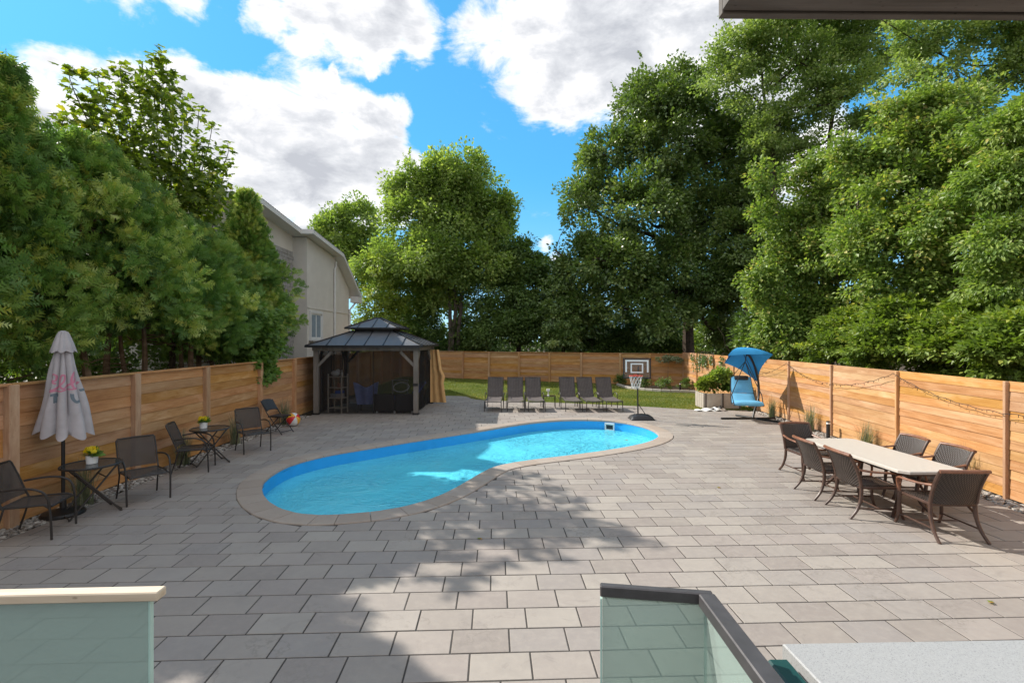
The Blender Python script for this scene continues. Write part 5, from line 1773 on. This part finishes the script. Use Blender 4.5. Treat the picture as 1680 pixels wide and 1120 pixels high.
# -- behind the back fence
Y = 36
broad_tree('maple_tree', 'broad light green maple behind the back fence, above the gazebo', 'tree', (*at(742, 577, Y)[:2], 0), at(735, 330, Y),
           lobes_at(Y, [(735, 330, 70, 62, 0), (665, 370, 62, 60, -1), (800, 370, 40, 60, 1), (700, 430, 75, 60, -2.5), (640, 445, 50, 55, 0), (785, 440, 55, 60, -1.5), (745, 400, 85, 90, 0), (730, 295, 36, 30, 0), (680, 315, 38, 32, 0), (775, 312, 36, 34, 1), (725, 490, 60, 40, 1), (812, 410, 34, 46, 0)]),
           M['maple_light'], M['bark_grey'], 21, 860, 125, .80, .23, .34, 'trees behind the back fence', twigs=200, multi=3, lean=.35, flat=.95, rough=.15, sub=2, shoots=120, shoot_len=1.2)
broad_tree('maple_tree', 'smaller yellow green tree peeking out between the house roof and the light maple', 'tree', (*at(560, 577, 44)[:2], 0), at(565, 400, 44),
           lobes_at(44, [(560, 400, 40, 45, 0), (590, 360, 32, 28, 0), (545, 365, 22, 16, 0), (600, 430, 40, 50, 0), (570, 450, 55, 50, 0), (530, 420, 30, 30, 2)]),
           M['maple_light'], M['bark'], 22, 240, 120, .95, .26, .3, 'trees behind the back fence', twigs=60, base_tint=.4)
broad_tree('dense_tree', 'dark bushy tree drooping over the back fence behind the loungers', 'tree', (*at(852, 577, 35)[:2], 0), at(850, 440, 35),
           lobes_at(35, [(848, 440, 42, 45, 0), (870, 480, 38, 50, -1), (815, 490, 45, 48, 0), (855, 530, 48, 40, -1.2), (820, 545, 50, 36, -1), (885, 450, 18, 40, 0), (885, 540, 26, 40, -1.5)]),
           M['shade_leaf'], M['bark'], 23, 380, 130, .75, .20, .22, 'trees behind the back fence', twigs=90, droop=.5)
Y = 31.5
broad_tree('weeping_tree', 'narrow dark drooping tree between the bushy tree and the tall dark maple', 'tree', (*at(925, 577, Y)[:2], 0), at(926, 440, Y),
           lobes_at(Y, [(928, 450, 14, 30, 0), (920, 490, 22, 45, 0), (912, 535, 28, 45, -.5), (938, 530, 24, 50, -.3), (922, 560, 32, 26, -.8)]),
           M['maple_dark'], M['bark'], 24, 260, 130, .42, .17, .14, 'trees behind the back fence', twigs=40, droop=.9)
Y = 32
broad_tree('maple_tree', 'tall dense dark green maple with a rounded crown behind the back fence', 'tree', (*at(1132, 577, Y)[:2], 0), at(1110, 150, Y),
           lobes_at(Y, [(1105, 130, 34, 46, 0), (1060, 180, 52, 58, 0), (1140, 170, 50, 60, .5), (1000, 255, 52, 50, 0), (1085, 250, 92, 80, 0), (1180, 260, 62, 80, 1), (970, 340, 56, 62, 0), (1060, 350, 95, 85, -1.5), (1175, 370, 80, 90, 0),
                         (955, 430, 46, 56, -.5), (1010, 440, 70, 60, -2), (1110, 450, 90, 70, -1.5), (1200, 460, 55, 60, 0), (960, 500, 42, 40, -1), (1040, 505, 60, 38, -1.5), (1215, 330, 40, 70, 1), (1095, 515, 52, 34, -1.8), (1165, 500, 46, 40, .8), (1180, 545, 34, 24, 1.5)]),
           M['maple_dark'], M['bark'], 25, 1150, 130, .80, .225, .42, 'trees behind the back fence', twigs=260, lean=.35, rough=.12, flat=.8, sub=1, shoots=120, shoot_len=1.1)
broad_tree('dense_tree', 'dark tree with a straight trunk behind the blue canopy', 'tree', (*at(1226, 577, 29)[:2], 0), at(1222, 380, 29),
           lobes_at(29, [(1220, 400, 45, 60, 0), (1245, 460, 40, 50, 0), (1200, 470, 45, 45, 1), (1235, 340, 40, 50, 1), (1255, 290, 40, 50, 1)]),
           M['maple_dark'], M['bark'], 26, 300, 130, .7, .20, .30, 'trees behind the back fence', twigs=70)
# -- tall airy trees at the right
Y = 27
broad_tree('ash_tree', 'tall airy light green tree whose crown fills the top right below the roof beam', 'tree', (*at(1345, 577, Y)[:2], 0), at(1350, 80, Y),
           lobes_at(Y, [(1215, 80, 46, 40, 0), (1190, 130, 40, 40, 0), (1260, 60, 60, 40, -1), (1310, 110, 60, 45, 0), (1250, 180, 50, 42, 0), (1330, 40, 60, 40, 0), (1400, 70, 60, 44, 0), (1390, 150, 56, 40, -1), (1320, 190, 50, 36, 0), (1450, 110, 55, 44, 1), (1300, -10, 80, 40, 0), (1420, 0, 80, 40, 0), (1240, 230, 36, 30, 0), (1470, 30, 50, 40, 0), (1290, 250, 44, 30, 0), (1420, 210, 50, 36, 0)]),
           M['ash'], M['bark'], 27, 800, 100, .80, .17, .42, 'tall trees beyond the right fence', twigs=330, flat=.5, lo=.35, multi=2, lean=.9, spread=.34, shell=1.8, rough=.2, sub=2, shoots=60, shoot_len=1.0)
Y = 20
broad_tree('ash_tree', 'tall airy tree with dark crooked limbs at the right edge below the roof beam', 'tree', (*at(1640, 577, Y)[:2], 0), at(1650, 60, Y),
           lobes_at(Y, [(1560, 70, 60, 44, 0), (1630, 60, 56, 40, 0), (1530, 140, 50, 40, 0), (1600, 150, 50, 34, 1), (1680, 130, 60, 44, 0), (1560, 0, 80, 36, 0), (1670, -10, 80, 40, 0), (1500, 60, 40, 40, 0), (1660, 220, 50, 40, 1), (1760, 60, 60, 60, 0), (1740, 160, 60, 50, 0)]),
           M['ash'], M['bark'], 28, 460, 96, .56, .14, .40, 'tall trees beyond the right fence', twigs=220, flat=.5, lo=.35, multi=2, lean=.7, spread=.34, shell=1.8, rough=.2, sub=2, shoots=50, shoot_len=.8)
# -- cherry-like trees right behind the right fence
Y = 16.5
broad_tree('cherry_tree', 'light green tree with upright shoots just behind the right fence near the swing', 'tree', (*at(1345, 590, Y)[:2], 0), at(1350, 330, Y),
           lobes_at(Y, [(1262, 345, 22, 40, 0), (1250, 300, 9, 30, 0), (1276, 295, 9, 28, 0), (1300, 380, 46, 40, 0), (1340, 330, 50, 36, 0), (1290, 450, 42, 46, 0), (1360, 430, 60, 55, -.5), (1400, 350, 50, 50, 0), (1330, 510, 56, 46, -.3), (1280, 530, 40, 46, 0), (1390, 510, 50, 45, -.6), (1320, 565, 60, 26, -.2), (1410, 440, 44, 50, .3), (1330, 290, 26, 34, 0), (1385, 300, 30, 40, .3), (1250, 470, 26, 40, 0)]),
           M['cherry'], M['bark_grey'], 29, 760, 88, .40, .125, .15, 'light green trees behind the right fence', twigs=150, droop=.45, multi=3, lean=.35, tmpl=T_DIAMOND, flat=.75, rough=.22, lo=.4, spread=.42, sub=3, shoots=70, shoot_len=.75)
Y = 13.5
broad_tree('cherry_tree', 'large light green tree with drooping leaves in the middle of the right fence', 'tree', (*at(1500, 590, Y)[:2], 0), at(1500, 260, Y),
           lobes_at(Y, [(1510, 185, 40, 38, 0), (1480, 240, 56, 46, 0), (1560, 225, 56, 50, 0), (1440, 310, 60, 54, 0), (1530, 310, 70, 56, -.5), (1600, 300, 50, 56, 0), (1420, 400, 60, 50, 0), (1500, 400, 70, 52, -.8), (1590, 390, 60, 50, -.6), (1460, 470, 66, 44, -.4), (1550, 470, 66, 44, -.8), (1625, 360, 50, 56, .2), (1400, 270, 34, 44, .3), (1620, 240, 40, 44, .4), (1535, 150, 22, 30, 0), (1455, 200, 24, 34, 0), (1590, 170, 26, 34, .2), (1620, 450, 50, 44, .2)]),
           M['cherry'], M['bark_grey'], 30, 900, 88, .36, .115, .16, 'light green trees behind the right fence', twigs=200, droop=.45, multi=3, lean=.4, tmpl=T_DIAMOND, flat=.75, rough=.22, lo=.4, spread=.42, sub=3, shoots=70, shoot_len=.75)
Y = 10.5
broad_tree('cherry_tree', 'light green tree at the right edge of the picture behind the fence', 'tree', (*at(1690, 590, Y)[:2], 0), at(1690, 260, Y),
           lobes_at(Y, [(1660, 230, 50, 46, 0), (1720, 200, 60, 56, 0), (1640, 310, 50, 50, 0), (1710, 310, 60, 60, -.3), (1650, 400, 56, 50, -.3), (1720, 410, 60, 60, 0), (1660, 470, 56, 40, -.2), (1780, 300, 60, 90, 0)]),
           M['cherry'], M['bark_grey'], 31, 540, 84, .32, .105, .13, 'light green trees behind the right fence', twigs=110, droop=.5, multi=2, lean=.3, tmpl=T_LONG, flat=.5)
for k, (px, yy, w_, hpx, lab) in enumerate(((1480, 12.2, 62, 492, 'layered bright green shrub above the middle of the right fence'), (1590, 11.0, 64, 500, 'layered bright green shrub above the right fence behind the dining set'),
                                            (1690, 9.6, 70, 505, 'layered bright green shrub above the right fence at the picture edge'), (1400, 14.4, 50, 520, 'layered darker green shrub above the right fence beyond the string lights'))):
    lb = lobes_at(yy, [(px, 545, w_, 34, 0), (px - 30, 575, w_ * .8, 30, -.1), (px + 30, 570, w_ * .8, 30, 0), (px, hpx + 20, w_ * .7, 26, .2), (px + 10, 600, w_, 36, .1)])
    broad_tree('layered_shrub', lab, 'shrub', (*at(px, 590, yy)[:2], 0), at(px, 540, yy), lb, M['dogwood'], M['bark'], 40 + k, 240, 90, .34, .115, .06, 'layered shrubs behind the right fence', twigs=50, droop=.15, flat=.28, tmpl=T_DIAMOND, up=1.1, multi=3, lean=.25)

# -- understory and hedges that close the gaps under the crowns
UND = [(975, 33, 30, 548, 'shade_leaf', 'glossy shrub under the left skirt of the tall dark maple'), (1030, 33.5, 34, 552, 'shade_leaf', 'dark glossy shrub under the tall dark maple behind the hoop'),
       (1085, 35, 32, 556, 'shade_leaf', 'dark shrub beside the trunk of the tall dark maple'), (1165, 41, 30, 560, 'lime_leaf', 'sunlit lime green bush far behind the trunk of the tall dark maple'),
       (1265, 22, 44, 535, 'shade_leaf', 'dark shrub behind the right fence just past the blue canopy'), (780, 37, 36, 552, 'shade_leaf', 'dark shrub under the light maple'),
       (690, 37, 44, 548, 'shade_leaf', 'dark shrub above the tan curtain behind the back fence'), (625, 34, 40, 500, 'lime_leaf', 'sunlit yellow green bush between the house and the gazebo roof'),
       (1110, 44, 60, 560, 'shade_leaf', 'far dark bush glimpsed under the crowns at the back right'), (1200, 36, 36, 556, 'shade_leaf', 'dark bush under the crowns left of the blue canopy'), (1310, 23, 50, 545, 'shade_leaf', 'dark bush in the gap beyond the fence by the string lights')]
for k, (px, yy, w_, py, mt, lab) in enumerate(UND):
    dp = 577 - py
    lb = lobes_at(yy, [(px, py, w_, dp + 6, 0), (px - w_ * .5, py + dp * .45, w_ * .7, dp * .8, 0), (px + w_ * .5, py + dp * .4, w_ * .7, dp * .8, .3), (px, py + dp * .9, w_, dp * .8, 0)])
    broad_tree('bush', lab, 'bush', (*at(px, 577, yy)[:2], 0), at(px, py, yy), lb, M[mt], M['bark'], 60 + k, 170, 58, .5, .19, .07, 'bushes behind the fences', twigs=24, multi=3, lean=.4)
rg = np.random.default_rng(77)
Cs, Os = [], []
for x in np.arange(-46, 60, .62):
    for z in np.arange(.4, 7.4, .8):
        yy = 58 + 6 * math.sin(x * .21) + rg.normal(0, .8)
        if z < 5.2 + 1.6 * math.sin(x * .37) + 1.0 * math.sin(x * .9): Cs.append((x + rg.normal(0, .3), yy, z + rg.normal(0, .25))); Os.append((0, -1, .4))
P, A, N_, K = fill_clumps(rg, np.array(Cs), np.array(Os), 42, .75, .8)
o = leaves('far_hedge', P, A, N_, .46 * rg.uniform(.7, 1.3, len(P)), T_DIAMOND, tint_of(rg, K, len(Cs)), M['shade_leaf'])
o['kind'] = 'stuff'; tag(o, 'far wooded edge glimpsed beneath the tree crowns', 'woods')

# -- evergreens behind the left fence
def cedar(label, x, y, h, rad, seed, z0=1.95, num=330, per=38, size=.19, stems=2, gold=0.0, lean=(0, 0), taper=.75):
    rg = np.random.default_rng(seed)
    t = thing('cedar_tree', label, 'evergreen', (x, y, 0), 0, 'evergreens behind the left fence')
    u = rg.random(num) ** .85
    z = z0 + (h - z0) * u
    prof = rad * (np.minimum(1, .62 + 1.3 * u) * (1 - u ** (2.2 if taper < 1 else 1.15)) ** taper + .04)
    a = rg.uniform(0, 2 * PI, num)
    f = .48 + .56 * rg.random(num) ** .6 + .30 * (rg.random(num) < .10)
    bump_ = 1 + .22 * np.sin(a * 3 + z * 1.7 + seed) + .12 * np.sin(a * 5 - z * 2.6)
    C = np.c_[np.cos(a) * prof * f * bump_ + lean[0] * u, np.sin(a) * prof * f * bump_ + lean[1] * u, z]
    O = unit(np.c_[np.cos(a), np.sin(a), .25 + .5 * u])
    K = np.repeat(np.arange(num), per); N = len(K)
    cr = (.17 + .24 * rg.random(num)) * (1 - .35 * u)
    d = sphere_dirs(rg, N)
    P = C[K] + d * (cr[K] * rg.random(N) ** .5)[:, None] * np.array([1, 1, .8])
    A = .75 * O[K] + .55 * d + rg.normal(size=(N, 3)) * .35 + np.c_[np.zeros(N), np.zeros(N), rg.normal(.05, .35, N) + .5 * u[K] ** 3]
    Nn = np.cross(A, np.array([0, 0, 1.0])) * rg.choice([-1, 1], N)[:, None] * .8 + np.array([0, 0, .5]) + rg.normal(size=(N, 3)) * .4
    ct = np.clip(rg.normal(.45, .20, num), .02, .86)
    ct = np.where(rg.random(num) < gold, .93, ct)
    tint = np.clip(ct[K] + rg.normal(0, .10, N), 0, 1)
    leaves('crown', P, A, Nn, size * rg.uniform(.65, 1.25, N), T_SPRAY, tint, M['thuja'], t)
    mb = MB()
    for s in range(stems):
        ox, oy = rg.normal(0, .16, 2)
        bx, by = rg.normal(0, .35, 2)
        pts = [(ox, oy, -.1), (ox + bx * .1, oy + by * .1, .8), (ox + bx * .5 + rg.normal(0, .05), oy + by * .5, 1.7), (ox * .5 + bx * .6, oy * .5 + by * .6, 3.0), (lean[0] * .8, lean[1] * .8, h * .85)]
        Q = catmull(pts, 4)
        mb.tube(Q, [(.105 - .04 * s / stems) * (1.2 - 1.05 * q) for q in np.linspace(0, 1, len(Q))], 7, cap=False)
    for i in rg.permutation(num)[:70]:
        c = C[i]
        b = np.array((c[0] * .12, c[1] * .12, c[2] - .35 * rg.random()))
        mb.tube([b, (b + c) / 2 + np.array((0, 0, -.06)), c], [.018, .012, .005], 4, cap=False)
    for k in range(9):      # dead lower branches under the foliage
        a_ = rg.uniform(0, 2 * PI); z_ = rg.uniform(.8, 2.0); L_ = rg.uniform(.5, 1.2)
        p = np.array((0, 0, z_))
        q = np.array((math.cos(a_) * L_, math.sin(a_) * L_, z_ + rg.uniform(-.3, .35)))
        mb.tube(catmull([p, (p + q) / 2 + rg.normal(0, .08, 3), q], 3), [.014, .013, .012, .010, .008, .006, .004], 4, cap=False)
    mb.build('trunk', M['bark_red'], t)
    return t
cedar('tallest evergreen at the left edge of the picture, its tip against the sky', -8.35, 7.9, 6.9, 1.3, 101, num=430, gold=.12, taper=1.0)
cedar('evergreen with orange cones behind the folded umbrella', -8.35, 9.5, 6.3, 1.5, 102, z0=2.6, num=400, gold=.20)
cedar('evergreen with two pale crooked trunks right of the umbrella', -8.5, 10.9, 5.9, 1.35, 103, z0=2.7, num=360, gold=.05, stems=3)
cedar('dark full evergreen in the middle of the left row', -8.4, 12.4, 5.5, 1.5, 104, z0=2.3, num=380, gold=.03)
cedar('evergreen behind the small mesh chairs, low and wide', -8.6, 13.9, 5.3, 1.35, 105, num=320, gold=.03)
cedar('yellow tipped evergreen nearest the neighbouring house', -8.35, 15.3, 7.0, 1.4, 106, num=470, gold=.32, stems=2, taper=1.0)
cedar('evergreen largely cut off by the left edge of the picture', -8.4, 6.1, 5.6, 1.3, 107, num=330, gold=.05)
# sapling maple that rises above them
rg = np.random.default_rng(120)
mp = thing('maple_sapling', 'young maple with big lobed leaves rising above the left evergreens', 'tree', (-9.0, 12.8, 0))
MBt = MB(); SP, SA, SN, SS, ST = [], [], [], [], []
shoots = []
for px, py, dy in [(265, 84, 0), (250, 95, .3), (200, 105, -.4), (165, 118, -.6), (120, 108, -1), (345, 200, .6), (372, 232, .8), (300, 150, .3), (330, 240, .2), (230, 140, -.3), (150, 160, -.8), (285, 190, 0), (210, 200, -.4),
                   (180, 230, -.4), (250, 250, 0), (310, 290, .4), (355, 290, .8), (365, 270, .7), (140, 230, -.9), (225, 290, 0), (290, 320, .3), (110, 190, -1.1), (275, 120, .1), (325, 180, .5), (190, 150, -.5), (340, 320, .6), (160, 290, -.5), (350, 340, .6)]:
    x, yy, z = at(px, py, 12.4 + (px - 265) / 100 * 1.5); shoots.append(np.array((x + 9.0, yy - 12.8, z)))
MBt.tube(catmull([(0, 0, -.1), (.05, .05, 2), (-.05, .0, 4), (.0, 0, 5.4)], 4), [.09 - .05 * q for q in np.linspace(0, 1, 13)], 7, cap=False)
for e in shoots:
    b = np.array((e[0] * .14, e[1] * .14, 2.6 + .34 * (e[2] - 3) * rg.random()))
    Q = catmull([b * (.3, .3, 1), b + (e - b) * .45 + np.array((e[0] * .05 + rg.normal(0, .15), rg.normal(0, .15), -.05)), e - np.array((e[0] * .02, 0, .5)), e], 6)
    MBt.tube(Q, [.022 - .018 * q for q in np.linspace(0, 1, len(Q))], 5, cap=False)
    for rep in range(70):
        q = rg.random() ** .8
        i = int(q * (len(Q) - 2) * .98) + 1
        p = Q[i] + rg.normal(0, .04, 3)
        a = rg.uniform(0, 2 * PI)
        d = np.array((math.cos(a), math.sin(a), .25))
        wd = .10 + .46 * (1 - q)
        SP.append(p + d * rg.uniform(.04, wd)); SA.append(d + np.array((0, 0, -.35)) + rg.normal(0, .25, 3)); SN.append(np.array((0, 0, 1.0)) + d * .25 + rg.normal(0, .35, 3)); SS.append(rg.uniform(.10, .20)); ST.append(np.clip(rg.normal(.42, .2) + (.15 if q > .9 else 0), 0, .96 if rg.random() < .95 else 1))
for px, py, rx, rz, dy, nn in ((235, 220, 85, 85, 0, 850), (300, 310, 75, 65, .5, 1050), (180, 300, 70, 75, -.5, 700), (255, 150, 45, 45, .1, 250), (150, 200, 45, 60, -.7, 200), (345, 270, 30, 50, .7, 200)):
    x, yy, z = at(px, py, 12.4 + (px - 265) / 100 * 1.5); s_ = (12.4 + (px - 265) / 100 * 1.5) / FPX
    d = sphere_dirs(rg, nn); f = rg.random(nn) ** .5
    p = np.array((x + 9.0, yy - 12.8, z)) + d * f[:, None] * np.array((rx * s_, rx * s_ * .8, rz * s_))
    p += .10 * np.sin(p[:, ::-1] * 7)
    SP += list(p); SA += list(d * .6 + rg.normal(0, .5, (nn, 3)) + np.array((0, 0, -.3))); SN += list(np.array((0, 0, 1.0)) + d * .3 + rg.normal(0, .4, (nn, 3))); SS += list(rg.uniform(.10, .19, nn)); ST += list(np.clip(rg.normal(.40, .2, nn), 0, .95))
leaves('crown', np.array(SP), np.array(SA), np.array(SN), np.array(SS), T_LOBED, np.array(ST), M['sapling'], mp)
MBt.build('trunk', M['bark'], mp)
# vine spilling over the left fence
rg = np.random.default_rng(131)
vn = thing('climbing_vine', 'bright green vine spilling over the left fence under the yellow tipped evergreen', 'vine', (-7.35, 13.9, 0))
C = np.array([(rg.normal(.1 + .25 * u, .12 + .25 * u), rg.normal(-.1, .30 * (.3 + u)), 1.25 + 2.2 * u) for u in rg.random(90) ** .9] + [(.42 + rg.normal(0, .07), -.25 + rg.normal(0, .16 + .12 * q), 1.25 + .85 * q) for q in rg.random(34) ** .7])
O = np.tile([.8, -.4, .4], (len(C), 1))
P, A, N_, K = fill_clumps(rg, C, O, 22, .20, .9, .3, .8, .6, .5)
leaves('foliage', P, A, N_, rg.uniform(.09, .17, len(P)), T_LOBED, tint_of(rg, K, len(C)), M['vine'], vn)
for k in range(5): MB().tube(catmull([(-.2 + .05 * k, 0, 0), (-.1 + .06 * k, -.1, 1.2), (.0 + .05 * k, rg.normal(0, .2), 2.4), (.1, rg.normal(0, .3), 3.3)], 4), .012, 4).build('stem', M['bark'], vn)
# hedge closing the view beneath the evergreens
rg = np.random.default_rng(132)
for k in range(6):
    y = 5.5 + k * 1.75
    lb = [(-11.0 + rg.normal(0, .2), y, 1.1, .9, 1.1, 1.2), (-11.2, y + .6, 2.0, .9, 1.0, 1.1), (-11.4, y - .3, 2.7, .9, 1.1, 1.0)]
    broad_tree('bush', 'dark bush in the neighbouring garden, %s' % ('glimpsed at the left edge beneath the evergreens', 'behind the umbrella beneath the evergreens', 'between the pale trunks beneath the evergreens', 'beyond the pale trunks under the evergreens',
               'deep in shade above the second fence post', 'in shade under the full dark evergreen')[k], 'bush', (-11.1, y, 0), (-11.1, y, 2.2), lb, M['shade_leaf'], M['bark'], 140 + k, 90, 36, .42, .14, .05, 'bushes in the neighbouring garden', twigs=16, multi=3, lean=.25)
# branch tips that hang over the back fence's near side: hanging foliage at the corner by the swing
rg = np.random.default_rng(150)
hv = thing('climbing_vine', 'dangling tendrils over the top of the back right fence corner', 'vine', (8.9, 23.2, 0))

# -- small plants in the yard
def grass_tuft(label, x, y, h, seed, num=150, spread=.13, grp=None):
    rg = np.random.default_rng(seed)
    vs, fs, tv = [], [], []
    for k in range(num):
        a = rg.uniform(0, 2 * PI); lean = abs(rg.normal(.22, .2)); L = h * rg.uniform(.55, 1.1); w_ = rg.uniform(.004, .008)
        b = np.array((rg.normal(0, spread * .4), rg.normal(0, spread * .4), 0)); d = np.array((math.cos(a), math.sin(a), 0)); s = np.array((-d[1], d[0], 0))
        n0 = len(vs)
        for q in (0, .35, .7, 1):
            p = b + d * (lean * L * q ** 1.8) + np.array((0, 0, L * (q - .28 * lean * q ** 3)))
            ww = w_ * (1 - q * .85)
            vs += [p - s * ww, p + s * ww]
        for q in range(3): fs += [(n0 + 2 * q, n0 + 2 * q + 1, n0 + 2 * q + 3), (n0 + 2 * q, n0 + 2 * q + 3, n0 + 2 * q + 2)]
        tv += [np.clip(rg.normal(.5, .25), 0, 1)] * 8
    o = tri_object('grass_tuft', np.array(vs), np.array(fs), M['oat_grass'], np.array(tv))
    o.location = (x, y, -.03)
    tag(o, label, 'ornamental grass', grp)
gl = 'tufts of pale ornamental grass along the left fence'; gr_ = 'tufts of pale ornamental grass along the right fence'
for k, (px, y, h, lab) in enumerate(((105, 7.35, .72, 'pale grass tuft behind the umbrella base'), (290, 9.7, .75, 'pale grass tuft behind the chair in front of the further round table'), (388, 11.6, .80, 'pale grass tuft behind the armchair beyond the further round table'), (463, 14.35, .80, 'pale grass tuft behind the beach ball'))):
    grass_tuft(lab, left_x(y) + .24, y, h, 160 + k, 150, grp=gl)
for k, (px, py, h, lab) in enumerate(((1267, 690, .72, 'pale grass tuft just right of the swing chair'), (1329, 702, .78, 'pale grass tuft right of the oval canopy shadow'), (1421, 729, .72, 'pale grass tuft on the right fence beside the far dining chair'), (1573, 775, .74, 'pale grass tuft behind the two fence side dining chairs'))):
    x0 = (px - CX) / FPX
    y = 10
    for _ in range(30): y = (right_x(y) - .22) / x0
    grass_tuft(lab, right_x(y) - .22, y, h, 170 + k, 160, grp=gr_)


def small_shrub(label, x, y, r, h, seed, mat='shade_leaf', name='shrub', num=34, per=26, size=.075):
    rg = np.random.default_rng(seed)
    broad_tree(name, label, 'shrub', (x, y, 0), (x, y, h * .7), [(x, y, h * .5, r, r, h * .5), (x + r * .3, y, h * .6, r * .7, r * .7, h * .4)], M[mat], M['bark'], seed, num, per, r * .4, size, .018, twigs=12, multi=3, lean=.06)
for k, (px, py, r, lab) in enumerate(((1019, 632, .28, 'low round shrub in the garden bed behind the hoop net'), (1057, 637, .34, 'low round shrub in the garden bed right of the hoop pole'), (1090, 639.5, .36, 'low round shrub in the garden bed below the small grafted tree'), (1125, 640, .32, 'low round shrub in the garden bed at the fence corner'))):
    x, y = ground(px, py); small_shrub(lab, x, y + .25, r, .52, 180 + k)
x, y = ground(1096, 634.5)
broad_tree('grafted_tree', 'small grafted tree with a flat silvery crown in the garden bed', 'tree', (x, y, 0), (x, y, 1.35), [(x - .3, y, 1.42, .45, .35, .12), (x + .3, y, 1.40, .45, .35, .13), (x, y, 1.50, .4, .35, .12)], M['silver_leaf'], M['bark_grey'], 190, 46, 22, .13, .085, .022, twigs=30, lean=.03)
for k, (dx, dy, r, h, mt, lab) in enumerate(((-.38, .0, .28, .62, 'lime_leaf', 'pale leafy plant at the left of the planter box'), (.10, .05, .34, .92, 'cherry', 'tallest leafy plant in the middle of the planter box'), (.42, .0, .26, .60, 'vine', 'leafy plant at the right of the planter box'))):
    rg = np.random.default_rng(200 + k)
    x, y = 7.55 + dx, 17.95 + dy
    broad_tree('planter_plant', lab, 'plant', (x, y, .46), (x, y, .46 + h * .6), [(x, y, .46 + h * .55, r, r, h * .42), (x + .1, y, .46 + h * .75, r * .7, r * .7, h * .3)], M[mt], M['bark'], 200 + k, 60, 22, r * .4, .13, .012, twigs=20, multi=4, lean=.08)
# hanging tendrils over the fence corner
mb = MB()
rg = np.random.default_rng(151)
C = []
for k in range(15):
    y_ = rg.uniform(-3.2, 1.6); L_ = rg.uniform(.25, .9)
    x_ = right_x(23.2 + y_) - 8.9 - .07
    P_ = [(x_ + .35, y_, 1.8), (x_ + .1, y_, 1.95), (x_ - .03, y_ + rg.normal(0, .04), 1.75), (x_ - .04, y_ + rg.normal(0, .05), 1.85 - L_)]
    MB().tube(catmull(P_, 3), .008, 4).build('stem', M['bark'], hv)
    C += [np.array(P_[2]) * (1 - q) + np.array(P_[3]) * q for q in np.linspace(0, 1, 7)]
C = np.array(C); P, A, N_, K = fill_clumps(rg, C, np.tile([-.7, -.3, .2], (len(C), 1)), 7, .06, 1.2, .2, .8, .6, .9)
leaves('foliage', P, A, N_, rg.uniform(.06, .11, len(P)), T_LONG, tint_of(rg, K, len(C), .2, .15), M['maple_dark'], hv)

# lawn blades
rg = np.random.default_rng(210)
lp = np.array(lawn_poly)
Q = np.c_[rg.uniform(-7.4, 9.3, 170000), 17 + 16 * rg.random(170000) ** 1.5]
Q = Q[inside(Q, lp)]
Q = Q[~inside(Q, np.array(bed_poly))][:95000]
n_ = len(Q)
tn = np.clip(.45 + .30 * (np.sin(Q[:, 0] * 1.3 + np.sin(Q[:, 1] * .9) * 2) * np.sin(Q[:, 1] * 1.1 + .5)) + rg.normal(0, .22, n_), 0, 1)
ax = rg.normal(size=(n_, 3)) * .45 + np.array([0, 0, 1.0])
T_BLADE = (np.array([(-.10, 0, 0), (.10, 0, 0), (0, 1, .25)]), np.array([(0, 1, 2)]))
o = leaves('grass', np.c_[Q, np.full(n_, -.012)], ax, rg.normal(size=(n_, 3)), rg.uniform(.035, .075, n_), T_BLADE, tn, M['grass'])
o['kind'] = 'stuff'
# a few fallen leaves on the paving
rg = np.random.default_rng(220)
fl_sp = [(788, 884, 'green fallen leaf on the paving in the middle of the dappled shadow'), (1180, 800, 'tiny fallen leaf on the sunny paving between the pool and the dining set'), (1028, 722, 'tiny fallen leaf on the paving at the far end of the pool'), (1630, 990, 'fallen leaf on the paving above the white counter')]
for px, py, lab in fl_sp:
    x, y = ground(px, py)
    o = leaves('fallen_leaf', np.array([(0, 0, .0), (.01, .01, .004)]), np.array([(1, .3, .05), (-.6, .8, .1)]) * (1 if rg.random() < .5 else -1), np.array([(0, 0, 1.), (.2, .1, 1.)]), np.array([.07, .05]) * rg.uniform(.6, 1.1), T_LOBED, np.array([.6, .99]), M['sapling'])
    o.location = (x, y, .012); o.rotation_euler = (0, 0, rg.uniform(0, 6))
    tag(o, lab, 'leaf', 'fallen leaves on the paving')
